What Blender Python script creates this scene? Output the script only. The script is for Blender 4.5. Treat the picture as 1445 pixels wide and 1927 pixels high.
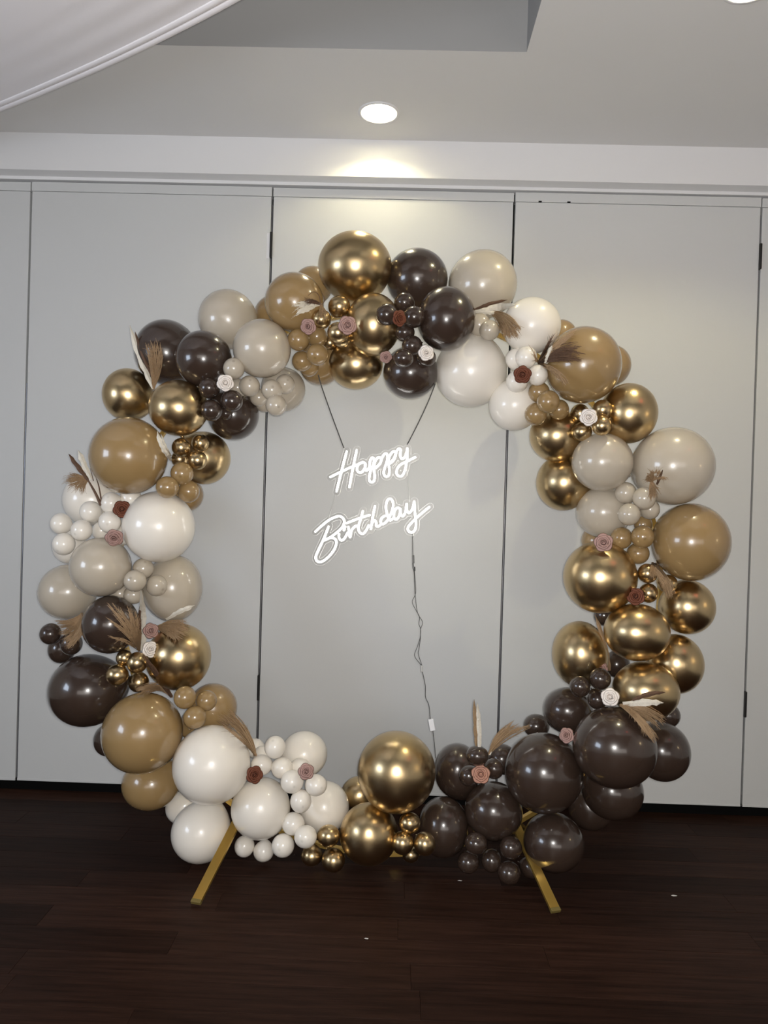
import bpy, bmesh, math, random
from mathutils import Vector, Matrix, Quaternion

random.seed(7)
for o in list(bpy.data.objects):
    bpy.data.objects.remove(o, do_unlink=True)
scene = bpy.context.scene
COL = scene.collection

# ------------------------------------------------------------------ camera
F, CX, CY = 1392.0, 722.5, 963.5
CAMLOC = Vector((0, 0, 1.45))
CROT = (Matrix.Rotation(0.0175, 3, 'Z') @ Matrix.Rotation(math.pi / 2 - 0.0083, 3, 'X')
        @ Matrix.Rotation(0.0297, 3, 'Z'))
cam = bpy.data.objects.new('camera', bpy.data.cameras.new('camera'))
COL.objects.link(cam)
cam.data.sensor_fit = 'HORIZONTAL'
cam.data.sensor_width = 36.0
cam.data.lens = 36.0 * F / 1445.0
cam.data.clip_start = 0.01
cam.matrix_world = Matrix.Translation(CAMLOC) @ CROT.to_4x4()
scene.camera = cam

# ------------------------------------------------------------------ exposure, world, main lights
vs = scene.view_settings
vs.view_transform = 'Standard'
vs.look = 'None'
vs.exposure = 0.75
vs.gamma = 1.0
vs.use_curve_mapping = False
world = bpy.data.worlds.new('world')
scene.world = world
world.use_nodes = True
world.node_tree.nodes['Background'].inputs['Color'].default_value = (0.5, 0.55, 0.62, 1)
world.node_tree.nodes['Background'].inputs['Strength'].default_value = 0.05


def lamp(name, kind, loc, energy, color, radius=0.02, rot=None, size=None, size_y=None):
    d = bpy.data.lights.new(name, kind)
    d.energy = energy
    d.color = color
    if kind == 'AREA':
        d.shape = 'RECTANGLE'
        d.size = size
        d.size_y = size_y or size
    else:
        d.shadow_soft_size = radius
    o = bpy.data.objects.new(name, d)
    COL.objects.link(o)
    o.location = loc
    if rot:
        o.rotation_euler = rot
    return o


POWER_DOWN = (3.6, 14.0, 22.0, 22.0, 22.0, 22.0)   # recessed ceiling lamps, the one over the arch dimmest
POWER_FLASH = 112.0           # phone flash beside the lens
POWER_WINDOW = 20.0          # daylight through the side window
NEON_STRENGTH = 4.5
lamp('phone_flash', 'POINT', (0.012, -0.01, 1.462), POWER_FLASH, (1.0, 0.97, 0.93), 0.03)
lamp('window_daylight', 'AREA', (-3.50, 0.35, 1.75), POWER_WINDOW, (0.72, 0.83, 1.0), rot=(0, -math.pi / 2, 0), size=0.9, size_y=1.4)
lamp('rear_fill', 'AREA', (0.4, -4.50, 1.75), 30.0, (1.0, 0.94, 0.90), rot=(math.pi / 2, 0, math.pi), size=5.0, size_y=1.5)  # unseen fill, added behind the camera to brighten the partition evenly

# ------------------------------------------------------------------ geometry constants (metres)
DW = 3.596        # partition wall plane
ZC = 3.180        # ceiling
ZS = 3.004        # soffit of the bulkhead
YB = 3.512        # face of the bulkhead
HOOP_Y = 3.0


def at(x, y, Y=None, Z=None):
    d = CROT @ Vector(((x - CX) / F, -(y - CY) / F, -1.0))
    s = Y / d.y if Y is not None else (Z - CAMLOC.z) / d.z
    return CAMLOC + d * s


def axial(P):
    return -(CROT.transposed() @ (P - CAMLOC)).z


# ------------------------------------------------------------------ materials
def mat(name, color, rough=0.5, metal=0.0, spec=0.5, noise=None, bump=None, coat=0.0, emit=None, strength=0, sss=0.0):
    m = bpy.data.materials.new(name)
    m.use_nodes = True
    nt = m.node_tree
    b = nt.nodes['Principled BSDF']
    b.inputs['Base Color'].default_value = (*color, 1)
    b.inputs['Roughness'].default_value = rough
    b.inputs['Metallic'].default_value = metal
    b.inputs['Specular IOR Level'].default_value = spec
    b.inputs['Coat Weight'].default_value = coat
    b.inputs['Coat Roughness'].default_value = 0.10
    if sss:
        b.inputs['Subsurface Weight'].default_value = sss
        b.inputs['Subsurface Radius'].default_value = (0.02, 0.016, 0.012)
        b.inputs['Subsurface Scale'].default_value = 1.0
    if emit:
        b.inputs['Emission Color'].default_value = (*emit, 1)
        b.inputs['Emission Strength'].default_value = strength
    tc = nt.nodes.new('ShaderNodeTexCoord')
    if noise:
        scale, amt, det = noise
        n = nt.nodes.new('ShaderNodeTexNoise')
        n.inputs['Scale'].default_value = scale
        n.inputs['Detail'].default_value = det
        nt.links.new(tc.outputs['Object'], n.inputs['Vector'])
        mx = nt.nodes.new('ShaderNodeMix')
        mx.data_type = 'RGBA'
        mx.inputs[6].default_value = (*[c * (1 - amt) for c in color], 1)
        mx.inputs[7].default_value = (*[min(1, c * (1 + amt)) for c in color], 1)
        nt.links.new(n.outputs['Fac'], mx.inputs[0])
        nt.links.new(mx.outputs[2], b.inputs['Base Color'])
    if bump:
        scale, st = bump
        n = nt.nodes.new('ShaderNodeTexNoise')
        n.inputs['Scale'].default_value = scale
        n.inputs['Detail'].default_value = 4
        nt.links.new(tc.outputs['Object'], n.inputs['Vector'])
        bp = nt.nodes.new('ShaderNodeBump')
        bp.inputs['Strength'].default_value = st
        bp.inputs['Distance'].default_value = 0.01
        nt.links.new(n.outputs['Fac'], bp.inputs['Height'])
        nt.links.new(bp.outputs['Normal'], b.inputs['Normal'])
    return m


def balloon_mat(name, color, tip, rough, metal=0.0, coat=0.0, sss=0.0, spec=0.5, amt=0.05):
    """latex: faint mottling and the thicker, darker dot at the crown (attribute 'crown')"""
    m = mat(name, color, rough, metal, spec, coat=coat, sss=sss)
    nt = m.node_tree
    b = nt.nodes['Principled BSDF']
    a = nt.nodes.new('ShaderNodeAttribute')
    a.attribute_name = 'crown'
    ramp = nt.nodes.new('ShaderNodeMapRange')
    ramp.inputs[1].default_value = 0.985
    ramp.inputs[2].default_value = 1.0
    nt.links.new(a.outputs['Fac'], ramp.inputs[0])
    n = nt.nodes.new('ShaderNodeTexNoise')
    n.inputs['Scale'].default_value = 2.2
    n.inputs['Detail'].default_value = 3
    tc = nt.nodes.new('ShaderNodeTexCoord')
    nt.links.new(tc.outputs['Object'], n.inputs['Vector'])
    mx = nt.nodes.new('ShaderNodeMix')
    mx.data_type = 'RGBA'
    mx.inputs[6].default_value = (*[c * (1 - amt) for c in color], 1)
    mx.inputs[7].default_value = (*[min(1, c * (1 + amt)) for c in color], 1)
    nt.links.new(n.outputs['Fac'], mx.inputs[0])
    m2 = nt.nodes.new('ShaderNodeMix')
    m2.data_type = 'RGBA'
    nt.links.new(ramp.outputs[0], m2.inputs[0])
    nt.links.new(mx.outputs[2], m2.inputs[6])
    m2.inputs[7].default_value = (*tip, 1)
    nt.links.new(m2.outputs[2], b.inputs['Base Color'])
    return m


M = {}
M['G'] = balloon_mat('chrome_gold_latex', (0.60, 0.455, 0.255), (0.5, 0.37, 0.2), 0.28, metal=1.0, amt=0.03)
M['K'] = balloon_mat('chocolate_latex', (0.042, 0.0265, 0.0195), (0.032, 0.020, 0.015), 0.25, spec=0.45, coat=0.8)
M['T'] = balloon_mat('caramel_latex', (0.31, 0.203, 0.088), (0.22, 0.14, 0.058), 0.27, coat=0.8)
M['S'] = balloon_mat('stone_beige_latex', (0.50, 0.44, 0.355), (0.36, 0.31, 0.25), 0.27, coat=0.75)
M['W'] = balloon_mat('ivory_latex', (0.84, 0.79, 0.71), (0.7, 0.66, 0.58), 0.30, coat=0.6)
M['panel'] = mat('painted_panel', (0.60, 0.61, 0.61), 0.5, spec=0.3, noise=(1.5, 0.015, 4), bump=(160, 0.03))
M['trimwhite'] = mat('white_trim_paint', (0.78, 0.78, 0.79), 0.5)
M['ceiling'] = mat('ceiling_paint', (0.73, 0.725, 0.72), 0.8, noise=(2, 0.02, 3))
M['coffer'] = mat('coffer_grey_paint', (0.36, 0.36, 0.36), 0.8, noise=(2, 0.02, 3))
M['wallpaint'] = mat('wall_paint', (0.55, 0.54, 0.53), 0.7, noise=(1.2, 0.03, 3))
M['black'] = mat('black_rubber', (0.003, 0.003, 0.003), 0.8, spec=0.08)
M['hinge'] = mat('black_hinge_metal', (0.015, 0.014, 0.014), 0.4, metal=0.3)
M['alu'] = mat('grey_aluminium', (0.25, 0.25, 0.27), 0.4, metal=0.7)
M['gold_metal'] = mat('brushed_gold_metal', (0.72, 0.47, 0.12), 0.3, metal=0.85, noise=(40, 0.04, 2))
M['cap'] = mat('olive_plastic_cap', (0.16, 0.12, 0.035), 0.4)
M['fabric'] = mat('white_drape_fabric', (0.86, 0.835, 0.86), 0.9, bump=(400, 0.05))
M['neon'] = mat('neon_tube', (1, 1, 1), 0.4, emit=(1.0, 0.97, 0.92), strength=NEON_STRENGTH)
M['cord'] = mat('grey_cord', (0.05, 0.05, 0.048), 0.5)
M['clearcord'] = mat('clear_cord', (0.55, 0.55, 0.53), 0.25)
M['clearplug'] = mat('smoky_plug', (0.16, 0.16, 0.155), 0.25)
M['whiteplastic'] = mat('white_plastic', (0.78, 0.79, 0.82), 0.4)
M['edgeglow'] = mat('painted_edge_glow', (0.75, 0.75, 0.74), 0.25)  # white colour imitates neon light carried to the clear edge
M['can'] = mat('lamp_reflector', (0.9, 0.88, 0.82), 0.35)
M['lens'] = mat('lamp_lens', (1, 1, 1), 0.5, emit=(1.0, 0.93, 0.78), strength=25)
M['redlamp'] = mat('red_indicator', (0.4, 0.02, 0.02), 0.4, emit=(1.0, 0.06, 0.05), strength=14)
M['sconce'] = mat('warm_sconce_glass', (0.9, 0.8, 0.6), 0.4, emit=(1.0, 0.75, 0.42), strength=7)
M['pane'] = mat('daylit_pane', (0.6, 0.7, 0.8), 0.3, emit=(0.62, 0.78, 1.0), strength=1.2)
M['fillpane'] = mat('rear_fill_pane', (0.7, 0.68, 0.66), 0.3, emit=(1.0, 0.94, 0.90), strength=0.25)  # faint glow for the added rear fill
M['rust'] = mat('rust_foam', (0.15, 0.042, 0.018), 0.75, noise=(60, 0.12, 2))
M['mauve'] = mat('mauve_foam', (0.40, 0.245, 0.215), 0.75, noise=(60, 0.08, 2))
M['salmon'] = mat('salmon_foam', (0.47, 0.24, 0.17), 0.75, noise=(60, 0.08, 2))
M['roseivory'] = mat('ivory_foam', (0.84, 0.78, 0.73), 0.75, noise=(60, 0.04, 2))
M['straw'] = mat('straw_plume', (0.34, 0.225, 0.125), 0.75, noise=(120, 0.3, 2))
M['strawdark'] = mat('dark_dried_leaf', (0.12, 0.066, 0.04), 0.75, noise=(90, 0.3, 2))
M['bleached'] = mat('bleached_leaf', (0.78, 0.73, 0.63), 0.8, noise=(80, 0.1, 3), bump=(200, 0.4))
M['paper'] = mat('paper_scrap', (0.75, 0.74, 0.72), 0.7)


def clear_acrylic():
    m = bpy.data.materials.new('clear_acrylic')
    m.use_nodes = True
    nt = m.node_tree
    nt.nodes.clear()
    out = nt.nodes.new('ShaderNodeOutputMaterial')
    t = nt.nodes.new('ShaderNodeBsdfTransparent')
    t.inputs[0].default_value = (0.985, 0.985, 0.985, 1)
    g = nt.nodes.new('ShaderNodeBsdfGlossy')
    g.inputs['Roughness'].default_value = 0.05
    mx = nt.nodes.new('ShaderNodeMixShader')
    mx.inputs[0].default_value = 0.04
    nt.links.new(t.outputs[0], mx.inputs[1])
    nt.links.new(g.outputs[0], mx.inputs[2])
    nt.links.new(mx.outputs[0], out.inputs[0])
    return m


M['acrylic'] = clear_acrylic()


def wood():
    m = bpy.data.materials.new('espresso_wood')
    m.use_nodes = True
    nt = m.node_tree
    b = nt.nodes['Principled BSDF']
    b.inputs['Roughness'].default_value = 0.45
    b.inputs['Specular IOR Level'].default_value = 0.05
    tc = nt.nodes.new('ShaderNodeTexCoord')
    oi = nt.nodes.new('ShaderNodeObjectInfo')
    mp = nt.nodes.new('ShaderNodeMapping')
    mp.inputs['Scale'].default_value = (2.0, 38.0, 10.0)
    ad = nt.nodes.new('ShaderNodeVectorMath')
    ad.operation = 'ADD'
    sc = nt.nodes.new('ShaderNodeMath')
    sc.operation = 'MULTIPLY'
    sc.inputs[1].default_value = 37.0
    nt.links.new(oi.outputs['Random'], sc.inputs[0])
    nt.links.new(tc.outputs['Object'], mp.inputs['Vector'])
    nt.links.new(mp.outputs[0], ad.inputs[0])
    nt.links.new(sc.outputs[0], ad.inputs[1])
    n = nt.nodes.new('ShaderNodeTexNoise')
    n.inputs['Scale'].default_value = 1.6
    n.inputs['Detail'].default_value = 8
    n.inputs['Roughness'].default_value = 0.65
    nt.links.new(ad.outputs[0], n.inputs['Vector'])
    r = nt.nodes.new('ShaderNodeValToRGB')
    r.color_ramp.elements[0].position = 0.3
    r.color_ramp.elements[0].color = (0.0125, 0.0060, 0.0042, 1)
    r.color_ramp.elements[1].position = 0.72
    r.color_ramp.elements[1].color = (0.036, 0.0168, 0.0112, 1)
    nt.links.new(n.outputs['Fac'], r.inputs[0])
    hs = nt.nodes.new('ShaderNodeHueSaturation')
    mr = nt.nodes.new('ShaderNodeMapRange')
    mr.inputs[3].default_value = 0.7
    mr.inputs[4].default_value = 1.35
    nt.links.new(oi.outputs['Random'], mr.inputs[0])
    nt.links.new(mr.outputs[0], hs.inputs['Value'])
    nt.links.new(r.outputs[0], hs.inputs['Color'])
    nt.links.new(hs.outputs[0], b.inputs['Base Color'])
    bp = nt.nodes.new('ShaderNodeBump')
    bp.inputs['Strength'].default_value = 0.12
    bp.inputs['Distance'].default_value = 0.004
    nt.links.new(n.outputs['Fac'], bp.inputs['Height'])
    nt.links.new(bp.outputs[0], b.inputs['Normal'])
    return m


M['wood'] = wood()


# ------------------------------------------------------------------ object helpers
def link(name, me, material=None, parent=None, loc=None):
    o = bpy.data.objects.new(name, me)
    COL.objects.link(o)
    if material is not None and me is not None and not me.materials:
        me.materials.append(M[material] if isinstance(material, str) else material)
    if parent is not None:
        o.parent = parent
    if loc is not None:
        o.location = loc
    return o


def from_bm(name, bm, material, parent=None, loc=None, smooth=False):
    me = bpy.data.meshes.new(name)
    bmesh.ops.recalc_face_normals(bm, faces=bm.faces)
    bm.to_mesh(me)
    bm.free()
    if smooth:
        for p in me.polygons:
            p.use_smooth = True
    return link(name, me, material, parent, loc)


def empty(name, loc=(0, 0, 0)):
    o = bpy.data.objects.new(name, None)
    COL.objects.link(o)
    o.location = loc
    o.empty_display_size = 0.05
    return o


def tag(o, label, cat, group=None):
    o['label'] = label
    o['category'] = cat
    if group:
        o['group'] = group
    return o


def struct(o, label=None):
    o['kind'] = 'structure'
    if label:
        o['label'] = label
    return o


def box(bm, x0, x1, y0, y1, z0, z1, bevel=0.0):
    r = bmesh.ops.create_cube(bm, size=1.0)
    for v in r['verts']:
        v.co = Vector(((x0 + x1) / 2 + v.co.x * (x1 - x0), (y0 + y1) / 2 + v.co.y * (y1 - y0), (z0 + z1) / 2 + v.co.z * (z1 - z0)))
    if bevel:
        es = list({e for v in r['verts'] for e in v.link_edges})
        bmesh.ops.bevel(bm, geom=es, offset=bevel, segments=2, affect='EDGES', profile=0.5)


def boxobj(name, dims, material, parent=None, bevel=0.0, origin=None):
    """box given in world coordinates; the object origin sits at its centre bottom"""
    x0, x1, y0, y1, z0, z1 = dims
    c = Vector(origin) if origin else Vector(((x0 + x1) / 2, (y0 + y1) / 2, z0))
    bm = bmesh.new()
    box(bm, x0 - c.x, x1 - c.x, y0 - c.y, y1 - c.y, z0 - c.z, z1 - c.z, bevel)
    base = Vector((0, 0, 0))
    p = parent
    while p is not None:
        base += p.location
        p = p.parent
    return from_bm(name, bm, material, parent, c - base)


def tube(bm, pts, rad, seg=8, cap=True):
    """swept tube through points; rad is a number or a list"""
    n = len(pts)
    pts = [Vector(p) for p in pts]
    rads = rad if isinstance(rad, (list, tuple)) else [rad] * n
    t0 = (pts[1] - pts[0]).normalized()
    up = Vector((0, 1, 0)) if abs(t0.y) < 0.9 else Vector((1, 0, 0))
    nrm = t0.cross(up).normalized()
    rings = []
    prev = t0
    for i in range(n):
        a = pts[max(0, i - 1)]
        b = pts[min(n - 1, i + 1)]
        t = (b - a)
        t = t.normalized() if t.length > 1e-9 else prev
        q = prev.rotation_difference(t)
        nrm = (q @ nrm)
        nrm = (nrm - t * nrm.dot(t)).normalized()
        bn = t.cross(nrm)
        prev = t
        rings.append([bm.verts.new(pts[i] + (nrm * math.cos(2 * math.pi * k / seg) + bn * math.sin(2 * math.pi * k / seg)) * rads[i]) for k in range(seg)])
    for i in range(n - 1):
        for k in range(seg):
            bm.faces.new((rings[i][k], rings[i][(k + 1) % seg], rings[i + 1][(k + 1) % seg], rings[i + 1][k]))
    if cap:
        bm.faces.new(rings[0][::-1])
        bm.faces.new(rings[-1])


def catmull(pts, sub=6):
    pts = [Vector(p) for p in pts]
    if len(pts) < 3:
        return [pts[0].lerp(pts[1], k / sub) for k in range(sub + 1)]
    P = [pts[0] * 2 - pts[1]] + pts + [pts[-1] * 2 - pts[-2]]
    out = []
    for i in range(1, len(P) - 2):
        p0, p1, p2, p3 = P[i - 1], P[i], P[i + 1], P[i + 2]
        for k in range(sub):
            t = k / sub
            out.append(0.5 * ((2 * p1) + (p2 - p0) * t + (2 * p0 - 5 * p1 + 4 * p2 - p3) * t * t + (3 * p1 - p0 - 3 * p2 + p3) * t ** 3))
    out.append(pts[-1])
    return out


# ------------------------------------------------------------------ room shell
XL, XR, YR = -3.6, 3.4, -4.6
DOWN = [(-0.1316, 3.271), (1.098, 2.440), (-1.95, 0.30), (1.15, -0.2), (-0.7, -1.9), (1.6, -2.6)]

fl = empty('floor', (0, 0, 0))
struct(fl, 'dark espresso wooden plank floor')
slab = boxobj('subfloor', (XL, XR, YR, 3.9, -0.08, -0.012), 'wood', fl)
# planks in front of the partition, laid along x
PW, PL = 0.128, 1.22
pbm = bmesh.new()
box(pbm, -PL / 2 + 0.0003, PL / 2 - 0.0003, -PW / 2 + 0.0003, PW / 2 - 0.0003, -0.012, 0.0, 0.0)
top_edges = [e for e in pbm.edges if all(v.co.z > -0.001 for v in e.verts)]
bmesh.ops.bevel(pbm, geom=top_edges, offset=0.0007, segments=1, affect='EDGES')
pme = bpy.data.meshes.new('plank')
pbm.to_mesh(pme)
pbm.free()
pme.materials.append(M['wood'])
rows = int((DW - 0.4) / PW)
for r in range(rows):
    y = DW + 0.02 - PW * (r + 0.5)
    off = random.uniform(-0.5, 0.5) * PL
    for k in range(-3, 4):
        p = link('plank', pme, None, fl)
        p.location = (k * PL + off, y, 0)
yfront = DW + 0.02 - PW * rows
rest = boxobj('floor_rest', (XL, XR, YR, yfront, -0.012, 0.0), 'wood', fl)
rest.name = 'far_floorboards'

for nm, d in (('wall_left', (XL - 0.1, XL, YR, 3.9, 0, 3.7)), ('wall_right', (XR, XR + 0.1, YR, 3.9, 0, 3.7)),
              ('wall_rear', (XL, XR, YR - 0.1, YR, 0, 3.7)), ('wall_far', (XL, XR, 3.8, 3.9, 0, 3.7))):
    struct(boxobj(nm, d, 'wallpaint'))

# ceiling with its raised coffer and lamp cut-outs
CO = (-1.75, 0.438, 0.75, 2.818)
bm = bmesh.new()
zt = 3.66
box(bm, XL, XR, CO[3], 3.8, ZC, zt)
box(bm, XL, XR, YR, CO[2], ZC, zt)
box(bm, XL, CO[0], CO[2], CO[3], ZC, zt)
box(bm, CO[1], XR, CO[2], CO[3], ZC, zt)
ceil = from_bm('ceiling', bm, 'ceiling')
struct(ceil, 'off-white plaster ceiling with a raised coffer')
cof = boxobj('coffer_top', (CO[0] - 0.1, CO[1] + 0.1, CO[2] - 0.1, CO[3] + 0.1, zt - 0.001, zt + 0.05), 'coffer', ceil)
cbm = bmesh.new()
for (x, y) in DOWN:
    bmesh.ops.create_cone(cbm, cap_ends=True, segments=40, radius1=0.0785, radius2=0.0785, depth=0.3,
                          matrix=Matrix.Translation((x, y, ZC)))
cut = from_bm('cutter', cbm, None)
bo = ceil.modifiers.new('holes', 'BOOLEAN')
bo.object = cut
bo.operation = 'DIFFERENCE'
bo.solver = 'EXACT'
bpy.context.view_layer.update()
me2 = bpy.data.meshes.new_from_object(ceil.evaluated_get(bpy.context.evaluated_depsgraph_get()))
ceil.modifiers.clear()
ceil.data = me2
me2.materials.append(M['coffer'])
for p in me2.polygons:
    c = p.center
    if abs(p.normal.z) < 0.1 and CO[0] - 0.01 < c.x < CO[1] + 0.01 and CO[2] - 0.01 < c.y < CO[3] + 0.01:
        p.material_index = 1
bpy.data.objects.remove(cut, do_unlink=True)

DL = ['round recessed downlight glowing above the arch, throwing a scallop on the bulkhead',
      'round recessed downlight cut off by the top right corner of the picture',
      'recessed downlight on the left behind the photographer', 'recessed downlight on the right behind the photographer',
      'recessed downlight in the back left of the room', 'recessed downlight in the back right of the room']
for (x, y), lb, pw in zip(DOWN, DL, POWER_DOWN):
    t = tag(empty('ceiling_downlight', (x, y, ZC)), lb, 'downlight', 'recessed ceiling downlights')
    bm = bmesh.new()
    # reflector can: open cylinder, closed at the top
    seg = 40
    prof = [(0.0775, -0.001), (0.076, 0.02), (0.074, 0.075), (0.0005, 0.076)]
    rings = [[bm.verts.new((r * math.cos(2 * math.pi * k / seg), r * math.sin(2 * math.pi * k / seg), z)) for k in range(seg)] for r, z in prof]
    for a, b in zip(rings, rings[1:]):
        for k in range(seg):
            bm.faces.new((a[k], b[k], b[(k + 1) % seg], a[(k + 1) % seg]))
    from_bm('reflector', bm, 'can', t, smooth=True)
    bm = bmesh.new()
    prof = [(0.0775, -0.001), (0.079, -0.005), (0.090, -0.005), (0.092, 0.0)]
    rings = [[bm.verts.new((r * math.cos(2 * math.pi * k / seg), r * math.sin(2 * math.pi * k / seg), z)) for k in range(seg)] for r, z in prof]
    for a, b in zip(rings, rings[1:]):
        for k in range(seg):
            bm.faces.new((a[k], b[k], b[(k + 1) % seg], a[(k + 1) % seg]))
    from_bm('trim_ring', bm, 'trimwhite', t, smooth=True)
    bm = bmesh.new()
    bmesh.ops.create_cone(bm, cap_ends=True, segments=32, radius1=0.045, radius2=0.05, depth=0.012, matrix=Matrix.Translation((0, 0, 0.066)))
    from_bm('lens', bm, 'lens', t)
    l = lamp('downlight_bulb', 'POINT', (0, 0, 0.045), pw, (1.0, 0.90, 0.53), 0.012)
    l.parent = t

# bulkhead, track trim, black plinth
struct(boxobj('trim_1', (XL, XR, YB, 3.8, ZS, ZC), 'trimwhite'), 'white bulkhead above the folding partition')
struct(boxobj('trim_2', (XL, XR, DW - 0.012, 3.8, 2.989, ZS), 'trimwhite'), 'thin white track trim above the partition panels')
struct(boxobj('baseboard_back', (XL, XR, DW + 0.012, 3.72, 0, 0.10), 'black'), 'black recessed plinth below the partition')
struct(boxobj('trim_3', (XL, XR, DW + 0.045, 3.8, 0.0, 2.995), 'black'), 'black recess behind the partition panels')

# folding partition panels
wb = empty('wall_back', (0, DW, 0))
struct(wb, 'pale grey folding partition wall of tall panels')
seams = [-3.6, -3.015, -1.8322, -0.6494, 0.5231, 1.7058, 2.889, 3.4]
GAP = 0.0055
for i, (a, b) in enumerate(zip(seams, seams[1:])):
    jog = (0.0, 0.0, 0.002, 0.0, 0.003, 0.001, 0.0)[i]
    p = boxobj('partition_panel', (a + GAP, b - GAP, DW - jog, DW + 0.04, 0.0478 + jog, 2.935), 'panel', wb, 0.0015)
    boxobj('top_rail', (a + GAP - 0.002, b - GAP + 0.002, DW - jog - 0.0015, DW + 0.04, 2.937, 2.979 + jog), 'panel', p, 0.001)
    boxobj('bottom_rail', (a + GAP, b - GAP, DW - jog - 0.001, DW + 0.03, 0.046 + jog, 0.058), 'panel', p, 0.0008)
    if i + 1 < len(seams) - 1:
        boxobj('edge_strip', (b - 0.0022, b + 0.0008, DW + 0.004, DW + 0.03, 0.06, 2.0 if i % 2 else 2.9), 'alu', p)
    if i in (2, 4):
        for zc in (2.70, 0.545):
            h = boxobj('hinge', (b - 0.006, b + 0.006, DW - 0.013, DW + 0.02, zc - 0.062, zc + 0.062), 'hinge', p, 0.003)
            if i == 2 and zc > 2:
                boxobj('hinge_leaf', (b - 0.022, b - 0.007, DW - 0.004, DW + 0.005, zc - 0.066, zc + 0.058), 'trimwhite', p, 0.001)
    if i == 4:
        pass
# hanger screw holes on the rail of the fourth panel
for x, y in ((1016, 380), (1070, 381)):
    P = at(x, y, Y=DW)
    boxobj('screw_head', (P.x - 0.008, P.x + 0.008, DW - 0.006, DW + 0.001, P.z - 0.003, P.z + 0.003), 'black', wb, 0.001)

# side window, red indicator and sconce: the lights the balloons mirror
w = boxobj('window_1', (XL - 0.02, XL + 0.03, -0.45, 1.15, 1.22, 2.28), 'trimwhite')
struct(w, 'daylit window in the side wall')
for (a, b) in ((-0.38, 0.32), (0.38, 1.08)):
    boxobj('pane', (XL + 0.028, XL + 0.036, a, b, 1.29, 2.21), 'pane', w)
w = boxobj('rear_fill_frame', (-2.2, 3.0, YR - 0.02, YR + 0.03, 0.93, 2.57), 'trimwhite')  # window-shaped surround for the added rear fill, out of view
struct(w, 'wide added fill light shaped as a window in the wall behind the photographer')
for (a, b) in ((-2.13, -0.90), (-0.84, 0.37), (0.43, 1.64), (1.70, 2.93)):
    boxobj('pane', (a, b, YR + 0.028, YR + 0.036, 1.0, 2.5), 'fillpane', w)
t = tag(empty('ceiling_indicator', (1.95, 1.45, ZC)), 'small round red indicator lamp on the ceiling', 'lamp')
bm = bmesh.new()
bmesh.ops.create_cone(bm, cap_ends=True, segments=24, radius1=0.05, radius2=0.07, depth=0.03, matrix=Matrix.Translation((0, 0, -0.015)))
from_bm('base', bm, 'whiteplastic', t)
bm = bmesh.new()
bmesh.ops.create_uvsphere(bm, u_segments=16, v_segments=10, radius=0.045, matrix=Matrix.Translation((0, 0, -0.035)))
from_bm('red_dome', bm, 'redlamp', t, smooth=True)
t = tag(empty('wall_sconce', (XR, 1.36, 1.55)), 'warm glowing wall sconce on the side wall', 'lamp')
bm = bmesh.new()
box(bm, -0.03, 0, -0.05, 0.05, -0.02, 0.12, 0.006)
from_bm('back_plate', bm, 'alu', t)
bm = bmesh.new()
bmesh.ops.create_cone(bm, cap_ends=True, segments=24, radius1=0.055, radius2=0.085, depth=0.2, matrix=Matrix.Translation((-0.10, 0, 0.08)))
from_bm('glass_shade', bm, 'sconce', t, smooth=True)

# ceiling drape, upper left
E = [at(-330, 330, Z=3.09), at(-60, 233, Z=3.04), at(133, 156, Z=3.01), at(292, 84, Z=3.02), at(453, 0, Z=3.06), at(600, -90, Z=3.12)]
EC = catmull(E, 8)
dr = tag(empty('ceiling_drape', EC[len(EC) // 2].copy()), 'white fabric drape with stitched hem swagged below the ceiling, top left', 'drape')
perp = Vector((-0.62, -0.78, 0)).normalized()
base = dr.location


def drape_pt(u, s):
    i = u * (len(EC) - 1)
    k = min(int(i), len(EC) - 2)
    p = EC[k].lerp(EC[k + 1], i - k)
    z = -0.05 * math.sin(min(1, s / 1.7) * math.pi)
    if 0.05 < s < 0.34:
        z += 0.005 * u * u * math.sin((s - 0.05) / 0.29 * math.pi * 6) * (1 - (s - 0.05) / 0.4)
    return p + perp * s + Vector((0, 0, z)) - base


ss = [0.045 + 0.012 * k for k in range(26)] + [0.36 + 0.06 * k for k in range(24)]
bm = bmesh.new()
NU = 40
g = [[bm.verts.new(drape_pt(j / NU, s)) for j in range(NU + 1)] for s in ss]
for i in range(len(ss) - 1):
    for j in range(NU):
        bm.faces.new((g[i][j], g[i][j + 1], g[i + 1][j + 1], g[i + 1][j]))
fo = from_bm('fabric', bm, 'fabric', dr, smooth=True)
so = fo.modifiers.new('cloth', 'SOLIDIFY')
so.thickness = 0.0015
for nm, s0, s1, dz in (('hem', 0.0, 0.028, -0.004), ('seam_band', 0.026, 0.056, -0.002)):
    bm = bmesh.new()
    g = [[bm.verts.new(drape_pt(j / NU, s) + Vector((0, 0, dz + e))) for j in range(NU + 1)] for s, e in ((s0, 0.003), (s0 + 0.006, -0.002), ((s0 + s1) / 2, -0.003), (s1 - 0.004, -0.002), (s1, 0.003))]
    for i in range(4):
        for j in range(NU):
            bm.faces.new((g[i][j], g[i][j + 1], g[i + 1][j + 1], g[i + 1][j]))
    ho = from_bm(nm, bm, 'fabric', dr, smooth=True)
    so = ho.modifiers.new('cloth', 'SOLIDIFY')
    so.thickness = 0.002

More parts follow.
